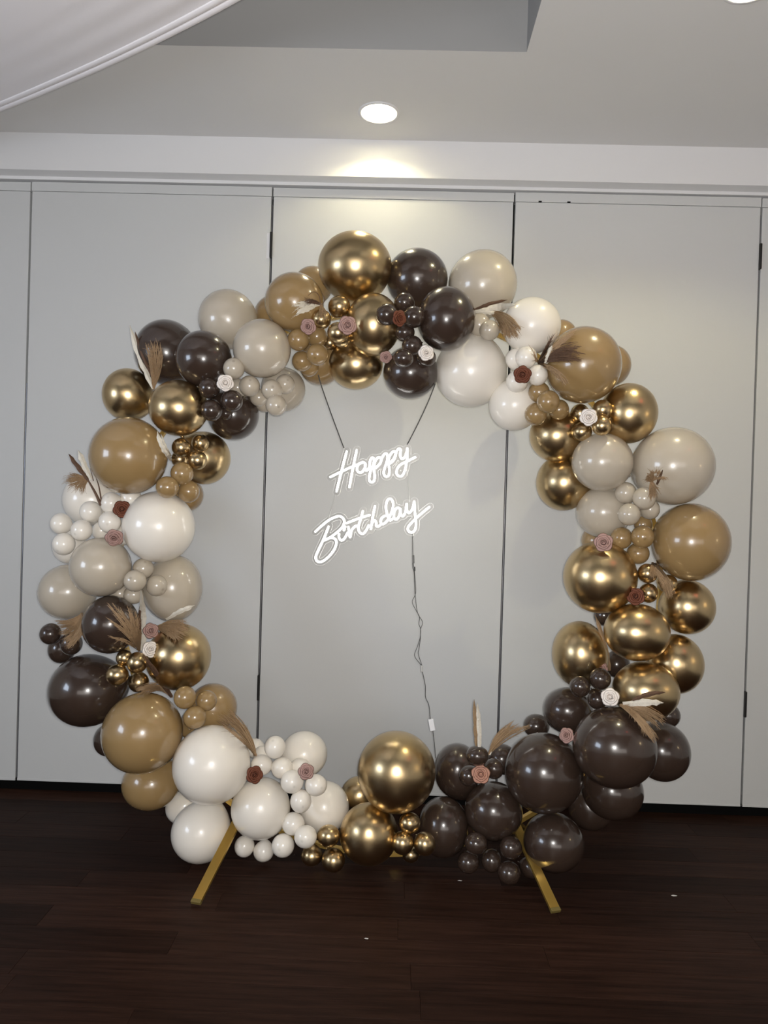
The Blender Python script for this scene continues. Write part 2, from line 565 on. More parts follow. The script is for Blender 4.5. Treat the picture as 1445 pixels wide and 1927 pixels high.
# ------------------------------------------------------------------ hoop stand
pa, pb = at(437, 1503, Y=HOOP_Y), at(985, 1522, Y=HOOP_Y)
HX = -0.03
HR = 1.10
HZ = HR + 0.035
stand = tag(empty('hoop_stand', (HX, HOOP_Y, 0)), 'gold metal hoop stand with sloping flat legs carrying the balloon arch', 'stand')
bm = bmesh.new()
N = 128
for k in range(N):
    pass
prof = [(-0.008, -0.012), (0.008, -0.012), (0.008, 0.012), (-0.008, 0.012)]
rings = []
for k in range(N):
    a = 2 * math.pi * k / N
    rings.append([bm.verts.new(((HR + r) * math.cos(a), y, HZ + (HR + r) * math.sin(a))) for r, y in prof])
for k in range(N):
    A, B2 = rings[k], rings[(k + 1) % N]
    for j in range(4):
        bm.faces.new((A[j], A[(j + 1) % 4], B2[(j + 1) % 4], B2[j]))
from_bm('hoop', bm, 'gold_metal', stand)
for (front, far) in (((367.8, 1700), (442, 1553.5)), ((1046.5, 1716), (976.5, 1566))):
    A = at(*front, Z=0.008)
    best = None
    for k in range(400):                       # where the sloping leg meets the hoop
        u = 0.8 + 0.8 * k / 400
        q = (front[0] + (far[0] - front[0]) * u, front[1] + (far[1] - front[1]) * u)
        P = at(*q, Y=HOOP_Y - 0.02)
        e = abs(math.hypot(P.x - HX, P.z - HZ) - HR)
        if best is None or e < best[0]:
            best = (e, P)
    J = best[1]
    for side in (1, -1):                       # front leg seen in the photo, back leg mirrored behind the hoop
        a = A if side > 0 else Vector((A.x, 2 * HOOP_Y - A.y, A.z))
        b_ = J if side > 0 else Vector((J.x, 2 * HOOP_Y - J.y, J.z))
        d = (b_ - a)
        L = d.length
        d.normalize()
        wx = d.cross(Vector((0, 0, 1))).normalized()
        nz = wx.cross(d).normalized()
        if nz.z < 0:
            nz = -nz
            wx = -wx
        mtx = Matrix((wx, d, nz)).transposed().to_4x4()
        bm = bmesh.new()
        box(bm, -0.0185, 0.0185, 0.012, L, -0.006, 0.006, 0.001)
        fb = from_bm('leg', bm, 'gold_metal', stand)
        fb.matrix_local = Matrix.Translation(a - stand.location) @ mtx
        bm = bmesh.new()
        box(bm, -0.019, 0.019, 0.0, 0.014, -0.0068, 0.0066, 0.001)
        from_bm('end_cap', bm, 'cap', fb)
    bm = bmesh.new()
    box(bm, -0.016, 0.016, -0.02, 0.02, -0.03, 0.03, 0.003)
    br = from_bm('clamp', bm, 'gold_metal', stand)
    br.location = Vector((J.x, HOOP_Y, J.z)) - stand.location

# ------------------------------------------------------------------ balloons
# x, y, rx, ry in photo pixels, colour, layer (0 back .. 6 front), what singles it out
BT = [
 # top left of the arch
 (428.6,601,56,57,'S',2,'high on the upper left, directly above the lower stone beige one'),
 (518,594,40,40,'T',0,'peeking out between beige and caramel ones at the upper left'),
 (589,537,37,37,'T',0,'peeking out behind the chrome balloon crowning the arch, left of it'),
 (554,569,56,57,'T',3,'left of the topmost chrome balloon, with dried grass lying over it'),
 (668,502,69.5,67.5,'G',3,'crowning the very top of the arch'),
 (702,611,52,60,'G',4,'under the topmost chrome one, right of the mauve rose'),
 (669.5,686,51,47.5,'G',3,'inside the arch top, straight above the neon sign'),
 (603,684,41,42,'T',1,'behind the sign cord on the inner edge of the arch top'),
 (561.5,639.5,21,21,'T',5,'left of the five by the mauve rose, arch top'),
 (596,633,20,20,'T',4,'just below the left mauve rose on the arch top'),
 (597.5,667,21,21,'T',5,'rightmost and lower of the five under the mauve rose, arch top'),
 (568.5,679.5,19.5,19.5,'T',4,'lower left of the five under the mauve rose, arch top'),
 (582,691,18,18,'T',3,'lowest of the five under the mauve rose, arch top'),
 (638.4,577,21,21,'G',5,'topmost of the cluster left of the upper mauve rose'),
 (604.4,600.5,19,19,'G',4,'draped with dried grass between two mauve roses, arch top'),
 (635.6,626,20,20,'G',5,'tucked behind the right mauve rose of the arch top'),
 (643,637,18,17,'G',4,'half hidden under the one behind the right mauve rose, arch top'),
 (621,645,14,14,'G',3,'tiny glimpse beside the small caramel cluster of the arch top'),
 (493,656,55,56,'S',4,'in front at the upper left, right above small beige ones'),
 (533,733,42,42,'S',1,'on the inner edge behind the small beige cluster, upper left'),
 (440,693.5,20.5,20.5,'S',5,'topmost of its cluster, touching the upper left white rose'),
 (469.5,726.5,20,20,'S',5,'second from the white rose in the upper left beige cluster'),
 (511.6,734,20,20,'S',5,'third from the white rose in the upper left beige cluster'),
 (536,723,18.5,19,'S',4,'rightmost of the upper left beige cluster'),
 (519.5,762.5,20,20,'S',5,'lowest of the upper left beige cluster'),
 (487,748,17,17,'S',3,'shaded, tucked beneath the second of the upper left beige cluster'),
 (447,729,18,18,'S',3,'half hidden right of the white rose at the upper left'),
 (498,758,19,18,'S',2,'shaded and lowest at the back of the upper left beige cluster'),
 (383,675.5,54,54,'K',4,'front of the pair at the upper left, above the white rose'),
 (313,663,61,62,'K',2,'outer of the pair at the upper left, behind dried grass'),
 (241,743,49,50,'G',2,'outer of the upper left pair, above the large caramel one'),
 (336,768,57,53,'G',4,'inner of the upper left pair, beside small chocolate ones'),
 (242,858,75,73,'T',4,'on the outer left, biggest of the upper left side'),
 (439,780,49,49,'K',2,'on the inner edge below the white rose, upper left'),
 (393.6,730,20.5,20.5,'K',5,'left of the white rose at the upper left'),
 (436.5,754.5,21,21,'K',6,'right and below the white rose at the upper left'),
 (398,772,21,21,'K',6,'lowest of the upper left trio beside the white rose'),
 (425,778,13,13,'K',4,'tiny glimpse between the upper left chocolate trio'),
 (385,862,49.5,49.5,'G',2,'on the inner edge behind the small gold cluster, upper left'),
 (341,842,18,18,'G',5,'left of the upper left four, by the white dried leaf'),
 (377,834,17,17,'G',4,'top right of the upper left four on the big chrome one'),
 (371.5,866,18.5,18.5,'G',5,'lower right of the upper left four on the big chrome one'),
 (338,864,16,16,'G',4,'lower left and shaded of the upper left four'),
 (342.5,891,22,22,'T',6,'topmost of the left trio below small gold balloons'),
 (315,917,22,21,'T',6,'leftmost of the left trio touching the big ivory one'),
 (355,925,21,21,'T',5,'rightmost of the left trio touching the big ivory one'),
 (347,931,37,33,'T',1,'half hidden on the inner edge behind the left caramel trio'),
 # left side
 (246,938,21,21,'W',3,'shaded glimpse just right of the left side rust rose'),
 (233,1006,20,20,'W',3,'shaded glimpse just right of the left side mauve rose'),
 (226,1117,20,20,'S',3,'shaded glimpse above the chocolate one with dried grass, left side'),
 (299,991,69.5,67,'W',4,'on the left side right of the rust rose, biggest there'),
 (169,940,52,50,'W',1,'outer left behind the dried tuft'),
 (170.7,963,21.5,20.5,'W',4,'below the dried stem on the left side'),
 (209.5,947,21,21,'W',4,'top left behind the rust rose on the left side'),
 (206.7,982.5,22,21,'W',5,'below the rust rose, above the mauve rose, left side'),
 (114.5,985.5,21,20,'W',4,'outermost left of the left side cluster'),
 (153.5,998,21,20,'W',5,'middle of the left side cluster, above the beige one'),
 (120,1024,22.5,21,'W',5,'lowest of the left side cluster at the outer edge'),
 (191,999,18,18,'W',3,'shaded, tucked behind the one between the left roses'),
 (131,1028,33,33,'W',1,'mostly hidden behind the outermost small ivory ones, left side'),
 (189.5,1067,60,56,'S',4,'on the left side directly below the mauve rose'),
 (126.5,1114,56,52,'S',2,'outermost left, lower of the left side'),
 (326,1107,56,63,'S',2,'on the inner left side, below the big ivory one'),
 (269.5,1070,20.5,20,'S',4,'topmost of the left side four under the big ivory one'),
 (254,1093,22,21,'S',5,'frontmost of the left side four under the big ivory one'),
 (295,1102,20.5,20.5,'S',4,'rightmost of the left side four under the big ivory one'),
 (251.5,1119,20,18,'S',3,'lowest of the left side four, above the white dried leaf'),
 (208,1175,55,55,'K',4,'on the left side with dried grass fanned across it'),
 (95,1193,21.5,20.5,'K',4,'outermost of the left side, beside hanging dried grass'),
 (134,1211,22,22,'K',4,'under the hanging dried grass at the outer left'),
 (116,1222,27,27,'K',2,'half hidden below the outermost left pair'),
 (164,1299,75,69,'K',4,'at the outer lower left, darkest and biggest there'),
 (337,1236,61,63,'G',3,'on the inner left side, right of the white rose'),
 (220.5,1270,22,20.5,'G',6,'leftmost of the lower left four on the dark balloon'),
 (258,1247,20,20.5,'G',5,'topmost front of the lower left four, below dried grass'),
 (234,1238,16,16,'G',4,'half hidden at the back of the lower left four'),
 (261,1284,20,19.5,'G',4,'lowest of the lower left four, behind curling dried grass'),
 # lower left
 (268,1379,78,77.5,'T',5,'at the lower left, biggest of the whole lower left'),
 (207,1392,32,32,'K',1,'sliver peeking out behind the biggest lower left caramel balloon'),
 (400,1332,47,47,'T',2,'on the inner lower left behind the small caramel trio'),
 (374,1362,36,34,'T',1,'sliver between the biggest caramel and ivory ones at lower left'),
 (348,1312.5,21.5,22,'T',6,'top left of the lower left trio'),
 (388.5,1318.5,20,20,'T',5,'top right of the lower left trio'),
 (366.5,1350,22,22,'T',6,'lowest of the lower left trio'),
 (284,1474.5,56,51,'T',3,'hanging lowest at the lower left, above the dark floor'),
 (398,1439,74,76.5,'W',5,'at the lower left, left of the rust rose, biggest there'),
 (378.5,1566,57,59.5,'W',4,'resting on the floor by the left gold leg'),
 (343,1520,32,32,'W',1,'sliver behind the floor-resting ivory one at lower left'),
 # bottom
 (490.5,1521,56,60,'W',4,'at the bottom right of the left gold leg'),
 (572,1419,44,44,'W',2,'at the bottom on the inner edge, behind the mauve rose'),
 (610,1519,47,51,'W',3,'at the bottom beside chrome gold ones, rightmost of the big ivory'),
 (479,1408,19,19,'W',1,'glimpse behind the dried grass tip at the bottom left'),
 (493,1420,17,17,'W',2,'half hidden under the topmost of the bottom ivory cluster'),
 (517.5,1406,20,22,'W',5,'topmost of the bottom ivory cluster'),
 (492,1439.5,20.5,20,'W',5,'just above the rust rose of the bottom ivory cluster'),
 (530.5,1445,20.5,20.5,'W',5,'below the topmost of the bottom ivory cluster'),
 (564.5,1446,20,20,'W',4,'hidden behind the mauve rose of the bottom ivory cluster'),
 (549.5,1471,22,22.5,'W',6,'lower left of the mauve rose at the bottom'),
 (594.5,1477.5,21,21,'W',6,'lower right of the mauve rose at the bottom'),
 (566,1507.5,20,23,'W',6,'fourth down in the string under the mauve rose at the bottom'),
 (551.5,1550,21.5,22.5,'W',6,'fifth down in the string under the mauve rose at the bottom'),
 (575,1574.5,21.5,22.5,'W',6,'touching the small gold trio at the bottom'),
 (532.5,1591,21.5,23.5,'W',6,'on the floor, lowest of the ivory string at the bottom'),
 (460,1592.5,19,21.5,'W',4,'dull one on the floor right next to the left gold leg'),
 (496,1602,19.5,20.5,'W',4,'dull one on the floor under the bottom ivory balloon'),
 (746,1452,73.5,78.5,'G',5,'at the bottom centre, biggest of the bottom'),
 (676,1496,35,36,'G',1,'half hidden behind the biggest bottom chrome one'),
 (694,1569,55,61,'G',5,'at the bottom between two small gold trios'),
 (618,1573,21.5,22,'G',6,'topmost of the trio left of the bottom chrome one'),
 (586.5,1610,20.5,20.5,'G',5,'leftmost of the floor trio left of the bottom chrome one'),
 (627.5,1619,22,23.5,'G',6,'lowest of the floor trio left of the bottom chrome one'),
 (771,1548.5,20.5,20.5,'G',6,'topmost of the cluster right of the bottom chrome one'),
 (757.5,1586,21,23,'G',6,'lower left of the cluster right of the bottom chrome one'),
 (799,1588,20.5,23.5,'G',6,'lower right of the cluster right of the bottom chrome one'),
 (773,1608,16,16,'G',4,'shaded lowest of the cluster right of the bottom chrome one'),
 (860,1450,43,53,'K',2,'at the bottom where the sign cable disappears'),
 (834,1556,48,59,'K',3,'at the bottom right behind the small gold cluster'),
 (928.5,1526,55,57,'K',4,'at the bottom right directly below the salmon rose'),
 (898,1422,21.5,19.5,'K',6,'topmost of the trio around the salmon rose'),
 (929.5,1446.5,18.5,20,'K',5,'right of the salmon rose'),
 (882,1460,19,20,'K',5,'left of the salmon rose'),
 (944,1428,29,29,'K',1,'half hidden behind dried grass at the bottom right'),
 (895.5,1587,21.5,21.5,'K',6,'top left of the floor six by the right gold leg'),
 (961,1595,21.5,23,'K',6,'top right of the floor six by the right gold leg'),
 (881,1622.5,21,22,'K',5,'leftmost of the six on the floor by the right gold leg'),
 (925,1620,19.5,23,'K',5,'middle of the six on the floor by the right gold leg'),
 (958,1642.5,22,23,'K',6,'lowest of the six on the floor by the right gold leg'),
 (1000,1632,21.5,23,'K',4,'on the floor, crossed by the right gold leg'),
 # lower right
 (1023,1454,74.5,77.5,'K',5,'at the lower right, left of the small mauve rose there'),
 (1041.5,1585,58,58,'K',4,'resting on the floor right of the right gold leg'),
 (1156.5,1406,81,78,'K',5,'at the lower right below the white rose, biggest of all'),
 (1245,1414,55,57,'K',3,'outermost at the lower right'),
 (1152.5,1488,59,56,'K',3,'lower right, hanging beneath the biggest chocolate one'),
 (1111,1521,43,43,'K',1,'lower right, sliver deep behind near the dark floor'),
 (1068,1337,47,44,'K',3,'lower right, on the inner edge above the small mauve rose'),
 (1009,1366,25,23,'K',1,'glimpse on the inner edge beside the dried grass tips, lower right'),
 (1256,1346,25,24,'K',1,'glimpse behind the lowest chrome balloon on the right'),
 (1091,1292,20,20.5,'K',6,'leftmost of the trio left of the lower right white rose'),
 (1129,1277.5,21,21,'K',6,'topmost of the trio above the lower right white rose'),
 (1124,1316,19,19,'K',5,'tucked directly left of the lower right white rose'),
 # right side
 (1129,1086,70.5,68,'G',5,'on the right side beneath the mauve rose, biggest there'),
 (1293,1142,54,51.5,'G',3,'outermost on the right side below the caramel one'),
 (1198,1189.5,64,54.5,'G',5,'on the right side directly below the rust rose'),
 (1091,1231,53,63,'G',3,'on the inner right side with a long dried leaf beside it'),
 (1271,1249,54,56.5,'G',3,'outermost lower one on the right side'),
 (1215,1300,65,56,'G',4,'on the right side beside the lower right white rose'),
 (1160,1250,26,26,'K',1,'dark glimpse between three chrome balloons on the right'),
 (1136,1158,20,20,'K',1,'dull glimpse behind the tip of the long dried leaf, right side'),
 (1218.5,1079,19.5,18.5,'G',6,'topmost of the right side trio above the rust rose'),
 (1220,1116,18.5,18.5,'G',6,'right next to the rust rose on the right side'),
 (1256,1098,20,17,'G',5,'under the dried fan on the right side'),
 (1299.5,1020,76,73,'T',4,'outermost on the right side, biggest there'),
 (1125,1018,32,32,'T',1,'sliver on the inner edge behind the right side mauve rose'),
 (1169,1012.5,21,21,'T',5,'right next to the right side mauve rose'),
 (1209,1010,22.5,22,'T',6,'rightmost of the right side trio, touching the big caramel one'),
 (1200.5,1041.5,22,20.5,'T',5,'lowest of the right side trio'),
 (1210,986,18,18,'T',3,'half hidden above the right side caramel trio'),
 (1266,877,80,73.5,'S',4,'outermost on the right side, biggest there'),
 (1135.5,964,52.5,49,'S',3,'on the inner right side directly above the mauve rose'),
 (1177,927.5,21,20.5,'S',5,'top left of the right side four by the dried tuft'),
 (1212,938,22.5,22,'S',6,'under the small dried tuft on the right side'),
 (1183.5,968,22,21,'S',6,'lowest of the right side four'),
 (1223,958.5,19,19,'S',4,'rightmost and shaded of the right side four'),
 (1133,869.5,59,55,'S',4,'on the right side below the upper right white rose'),
 (1060,908,52,53,'G',2,'on the inner right edge, left of two beige balloons'),
 # upper right
 (1047,820,51.5,49,'G',3,'on the inner edge left of the upper right white rose'),
 (1182.5,778,55.5,57,'G',3,'outermost at the upper right, right of the white rose'),
 (1091,778,18,18,'G',4,'upper left of the four around the upper right white rose'),
 (1133.5,771,19,19,'G',5,'upper right of the four around the upper right white rose'),
 (1094.5,812.5,20,18,'G',5,'lower left of the four around the upper right white rose'),
 (1132,801,19,19,'G',6,'lower right of the four around the upper right white rose'),
 (1097,687,73,73,'T',4,'at the upper right with dried grass fanned over it'),
 (1055,632,31,31,'T',0,'sliver between the ivory and the biggest caramel one, upper right'),
 (1147,688,41,40,'T',1,'peeking out on the outer side behind the biggest upper right one'),
 (1014,738,20.5,20,'T',5,'topmost of the upper right four'),
 (1031.5,756,22,22,'T',6,'front and middle of the upper right four'),
 (1008,779.5,21.5,21.5,'T',5,'lowest of the upper right four, on the inner edge'),
 (1051.5,771,19.5,19.5,'T',4,'rightmost of the upper right four'),
 (1000,613,55.5,54,'W',3,'at the upper right, highest of the ivory ones there'),
 (886,699,68,68,'W',3,'on the inner edge at the upper right, biggest ivory there'),
 (968,762,48.5,49,'W',3,'on the inner edge at the upper right, lowest ivory there'),
 (990,672.5,21,21,'W',6,'above the rust rose at the upper right'),
 (970,675.5,19,20,'W',4,'half hidden left above the upper right rust rose'),
 (973,718,21,21,'W',5,'below the rust rose at the upper right'),
 (1011.5,706,19.5,20,'W',5,'right of the upper right rust rose, under dried grass'),
 (908,535.5,65,66,'S',2,'at the top right of the arch, behind the chocolate one'),
 (921,621.5,19.5,19.5,'S',5,'beside the fringe of dried grass at the upper right'),
 (902,611,21,22,'S',3,'shaded, squeezed right of the front chocolate one at the arch top'),
 (784.5,524.5,58,58,'K',2,'at the arch top right of the topmost chrome one'),
 (839.5,600,55.5,61.5,'K',4,'at the arch top in front, touching dried grass on its right'),
 (772.5,701.5,51.5,50,'K',3,'inside the arch top, beside the right sign cord'),
 (727.5,592,20.5,21,'K',6,'left of the arch top rust rose'),
 (761,569,19.5,19,'K',5,'above the arch top rust rose'),
 (779,596.5,21,21,'K',6,'right of the arch top rust rose'),
 (761.5,625.5,19,18,'K',5,'below the arch top rust rose'),
 (775.5,650.5,19.5,19.5,'K',5,'above left of the arch top white rose'),
 (759.5,674,19.5,18,'K',5,'left below the arch top white rose'),
 (802,673,18.5,18,'K',4,'directly behind the arch top white rose'),
]
LAYER = [0.20, 0.13, 0.06, 0.0, -0.05, -0.11, -0.15]
CNAME = {'G': ('chrome gold', 'chrome_balloon'), 'K': ('chocolate brown', 'latex_balloon'), 'T': ('caramel tan', 'latex_balloon'),
         'S': ('stone beige', 'latex_balloon'), 'W': ('ivory white', 'latex_balloon')}


class Bal:
    pass


BL = []
for i, (x, y, rx, ry, c, lay, ph) in enumerate(BT):
    b = Bal()
    b.x, b.y, b.rx, b.ry, b.c, b.lay, b.ph = x, y, rx, ry, c, lay, ph
    u, v = x - CX, y - CY
    h = math.hypot(u, v) + 1e-9
    st = math.sqrt(1 + (h / F) ** 2) - 1
    b.sx = rx / (1 + st * (u / h) ** 2)
    b.sy = ry / (1 + st * (v / h) ** 2)
    b.Y0 = HOOP_Y + LAYER[lay]
    b.Y = b.Y0
    b.i = i
    BL.append(b)


def place(b):
    b.P = at(b.x, b.y, Y=b.Y)
    z = axial(b.P)
    b.wx, b.wz = b.sx * z / F, b.sy * z / F
    b.wy = (b.wx + b.wz) / 2
    b.r = b.wy


pairs = []
for i, a in enumerate(BL):
    for c in BL[i + 1:]:
        if math.hypot(a.x - c.x, a.y - c.y) < (a.rx + a.ry + c.rx + c.ry) / 2 * 0.97:
            f, k = (a, c) if (a.lay, a.i) > (c.lay, c.i) else (c, a)
            pairs.append((f, k))
for b in BL:
    place(b)
for it in range(160):
    for f, k in pairs:
        d2 = math.hypot(f.P.x - k.P.x, f.P.z - k.P.z)
        want = 0.92 * (f.r + k.r)
        need = math.sqrt(want * want - d2 * d2) if d2 < want else 0.0
        need = max(need, 0.004)
        gap = k.Y - f.Y
        if gap < need:
            e = (need - gap) * 0.5
            wf = k.r ** 2 / (f.r ** 2 + k.r ** 2)
            f.Y -= e * wf
            k.Y += e * (1 - wf)
    for b in BL:
        b.Y += (b.Y0 - b.Y) * 0.02
        dr_ = math.hypot(b.P.x - HX, b.P.z - HZ) - HR      # clear of the hoop tube
        cl = 0.93 * b.r + 0.015
        if abs(dr_) < cl:
            dy = math.sqrt(cl * cl - dr_ * dr_)
            if b.lay >= 3 and b.Y > HOOP_Y - dy:
                b.Y += (HOOP_Y - dy - b.Y) * 0.5
            elif b.lay < 3 and b.Y < HOOP_Y + dy:
                b.Y += (HOOP_Y + dy - b.Y) * 0.5
        b.Y = min(b.Y, DW - b.r - 0.03)
        place(b)
        for _ in range(4):
            if b.P.z - b.wz < 0.002:      # keep it on the floor
                b.Y -= 0.012
                place(b)


def surf_y(x, y, default=None):
    """front-most balloon surface under a photo point"""
    best = default
    for b in BL:
        q = ((x - b.x) / b.rx) ** 2 + ((y - b.y) / b.ry) ** 2
        if q < 1:
            s = b.Y - b.wy * math.sqrt(1 - q)
            if best is None or s < best:
                best = s
    return best


def profile():
    pts = []
    n = 22
    for k in range(n + 1):
        th = math.pi * k / n
        s = max(0.0, (th - 2.0) / (math.pi - 2.0))
        pts.append((math.sin(th) + 0.055 * s * s, math.cos(th) - 0.15 * s ** 2.5))
    return pts


PROF = profile()
KNOT = [(0.055, -1.14), (0.045, -1.17), (0.07, -1.185), (0.075, -1.20), (0.045, -1.215), (0.06, -1.25), (0.085, -1.28), (0.08, -1.285), (0.03, -1.26)]


def lathe(prof, seg, rot, sc, closed_top):
    vs, fs, crown = [], [], []
    for (r, z) in prof:
        if r < 1e-6:
            vs.append(Vector((0, 0, z)))
            crown.append(z)
            continue
        for k in range(seg):
            a = 2 * math.pi * k / seg
            vs.append(Vector((r * math.cos(a), r * math.sin(a), z)))
            crown.append(z)
    off = 0
    starts = []
    for (r, z) in prof:
        starts.append(off)
        off += 1 if r < 1e-6 else seg
    for i in range(len(prof) - 1):
        a, b = starts[i], starts[i + 1]
        if prof[i][0] < 1e-6:
            for k in range(seg):
                fs.append((a, b + k, b + (k + 1) % seg))
        else:
            for k in range(seg):
                fs.append((a + k, b + k, b + (k + 1) % seg, a + (k + 1) % seg))
    return [tuple(((rot @ v).x * sc[0], (rot @ v).y * sc[1], (rot @ v).z * sc[2])) for v in vs], fs, crown


hc = Vector((HX, HOOP_Y, HZ))
for b in BL:
    big = b.r > 0.06
    if big:
        d = b.P - hc
        d.y = 0
        Q = hc + d.normalized() * HR
        c = b.P - Q
        if c.length < 0.05:
            c = Vector((c.x, -0.1, c.z))
    else:
        nb = [o.P for o in BL if o.r < 0.06 and (o.P - b.P).length < 0.16]
        Q = sum(nb, Vector()) / len(nb) + Vector((0, 0.04, 0))
        c = b.P - Q
    c = c.normalized() + Vector((random.uniform(-.2, .2), -0.15, random.uniform(-.2, .2)))
    rot = Vector((0, 0, 1)).rotation_difference(c.normalized()).to_matrix()
    seg = 40 if big else 24
    vs_, fs_, cr = lathe(PROF, seg, rot, (b.wx, b.wy, b.wz), True)
    me = bpy.data.meshes.new('balloon_skin')
    me.from_pydata(vs_, [], fs_)
    me.update()
    for p in me.polygons:
        p.use_smooth = True
    at_ = me.attributes.new('crown', 'FLOAT', 'POINT')
    for k, v in enumerate(cr):
        at_.data[k].value = v if not big else min(v, 0.985)
    cn, nm = CNAME[b.c]
    o = link(nm, me, b.c, None, b.P)
    vk, fk, _ = lathe(KNOT, 12, rot, (b.wx, b.wy, b.wz), False)
    mk = bpy.data.meshes.new('knot')
    mk.from_pydata(vk, [], fk)
    for p in mk.polygons:
        p.use_smooth = True
    link('knot', mk, b.c, o)
    size = 'large' if b.rx >= 60 else ('medium' if b.rx >= 30 else 'small')
    tag(o, f'{size} {cn} balloon {b.ph}', 'balloon', f'{size} {cn} balloons of the arch')
    b.o = o

# ------------------------------------------------------------------ foam roses
def petal_mesh(name, n, rb, rt, z0, z1, w, point, curl):
    NU_, NV = 6, 5
    outer, inner = [], []
    for s, store in ((0.0, outer), (0.045, inner)):
        for j in range(NV + 1):
            t = j / NV
            row = []
            for i in range(NU_ + 1):
                p = (i / NU_) * 2 - 1
                a = p * w
                rr = rb + (rt - rb) * t ** 0.8
                rr *= 1 - (1 - point) * (abs(p) ** 1.4) * t
                rr += 0.06 * p * t                   # one side overlaps its neighbour
                z = z0 + (z1 - z0) * math.sin(t * math.pi / 2) - curl * max(0, t - 0.75) * 2.2
                rr -= s
                row.append((rr * math.cos(a), rr * math.sin(a), z + s * 0.4))
            store.append(row)
    vs_, fs_ = [], []
    W = NU_ + 1
    for st in (outer, inner):
        for row in st:
            vs_ += row
    o2 = W * (NV + 1)
    for j in range(NV):
        for i in range(NU_):
            a = j * W + i
            fs_.append((a, a + 1, a + W + 1, a + W))
            fs_.append((o2 + a, o2 + a + W, o2 + a + W + 1, o2 + a + 1))
    rim = [i for i in range(W)] + [j * W + NU_ for j in range(1, NV + 1)] + [NV * W + i for i in range(NU_ - 1, -1, -1)] + [j * W for j in range(NV - 1, 0, -1)]
    for k in range(len(rim)):
        a, b_ = rim[k], rim[(k + 1) % len(rim)]
        fs_.append((b_, a, o2 + a, o2 + b_))
    me = bpy.data.meshes.new(name)
    me.from_pydata(vs_, [], fs_)
    me.update()
    for p in me.polygons:
        p.use_smooth = True
    return me


def bud_mesh():
    vs_, fs_ = [], []
    n = 46
    for k in range(n + 1):
        a = k / n * 2 * math.pi * 1.9
        r = 0.05 + 0.29 * k / n
        for rr, z in ((r, -0.2), (r + 0.01, 0.40 - 0.06 * k / n), (r + 0.05, 0.40 - 0.06 * k / n), (r + 0.04, -0.2)):
            vs_.append((rr * math.cos(a), rr * math.sin(a), z))
    for k in range(n):
        for j in range(4):
            a, b_ = k * 4 + j, k * 4 + (j + 1) % 4
            fs_.append((a, b_, b_ + 4, a + 4))
    fs_.append((3, 2, 1, 0))
    e = n * 4
    fs_.append((e, e + 1, e + 2, e + 3))
    me = bpy.data.meshes.new('bud')
    me.from_pydata(vs_, [], fs_)
    me.update()
    return me


ROSECACHE = {}


def rose_set(c):
    if c not in ROSECACHE:
        ms = [petal_mesh('outer_petal', 5, 0.25, 1.04, -0.35, 0.12, math.radians(46), 0.80, 0.25),
              petal_mesh('middle_petal', 5, 0.22, 0.76, -0.30, 0.26, math.radians(46), 0.84, 0.15),
              petal_mesh('inner_petal', 3, 0.2, 0.52, -0.25, 0.36, math.radians(66), 0.9, 0.08), bud_mesh()]
        base_me = bpy.data.meshes.new('rose_base')
        bm_ = bmesh.new()
        bmesh.ops.create_cone(bm_, cap_ends=True, segments=14, radius1=0.12, radius2=0.5, depth=0.3, matrix=Matrix.Translation((0, 0, -0.36)))
        bm_.to_mesh(base_me)
        bm_.free()
        ms.append(base_me)
        for m_ in ms:
            m_.materials.append(M[c])
        ROSECACHE[c] = ms
    return ROSECACHE[c]


ROSES = [
 (580,614.5,15.5,'mauve',(-.25,-.1),'mauve foam rose left of the small gold balloons on the arch top'),
 (654,612,18,'mauve',(.1,.05),'mauve foam rose on the big chrome balloon of the arch top'),
 (726,672,12,'mauve',(.1,-.3),'mauve foam rose half hidden below the chrome balloon of the arch top'),
 (424,720.5,16.5,'roseivory',(0,0),'white foam rose between chocolate and beige balloons, upper left'),
 (751.5,599,16,'rust',(.7,.1),'rust brown foam rose seen side-on among small chocolate balloons, arch top'),
 (802,664,15.5,'roseivory',(.1,.2),'white foam rose on the inner edge of the arch top'),
 (983,705,17,'rust',(0,-.15),'rust brown foam rose among small ivory balloons at the upper right'),
 (1107.5,785,17,'roseivory',(.1,.1),'white foam rose amid four small gold balloons, upper right'),
 (1135.5,1021,18,'mauve',(-.1,.1),'mauve foam rose beside small caramel balloons on the right side'),
 (1196,1122.5,17,'rust',(-.1,.1),'rust brown foam rose between chrome balloons on the right side'),
 (1130,1257,14,'mauve',(0,.7),'mauve foam rose hidden behind a small chocolate balloon, lower right'),
 (1148,1312,17.5,'roseivory',(.05,.05),'white foam rose on top of the biggest chocolate balloon, lower right'),
 (1066,1384,15,'mauve',(-.5,.1),'mauve foam rose wedged between large chocolate balloons, lower right'),
 (904.5,1457,18,'salmon',(0,0),'salmon pink foam rose amid small chocolate balloons at the bottom'),
 (576,1452,15.5,'mauve',(.15,.1),'mauve foam rose on the small ivory balloons at the bottom'),
 (479,1458,16.5,'rust',(.3,0),'rust brown foam rose right of the largest ivory balloon, lower left'),
 (229.5,958,16.5,'rust',(0,0),'rust brown foam rose among ivory balloons on the left side'),
 (215,1012,17,'mauve',(-.1,-.35),'mauve foam rose between ivory and beige balloons on the left side'),
 (284,1187,15,'mauve',(.2,.15),'mauve foam rose above a white rose on the left side'),
 (283,1222,16,'roseivory',(.45,.1),'white foam rose directly below a mauve one on the left side'),
]
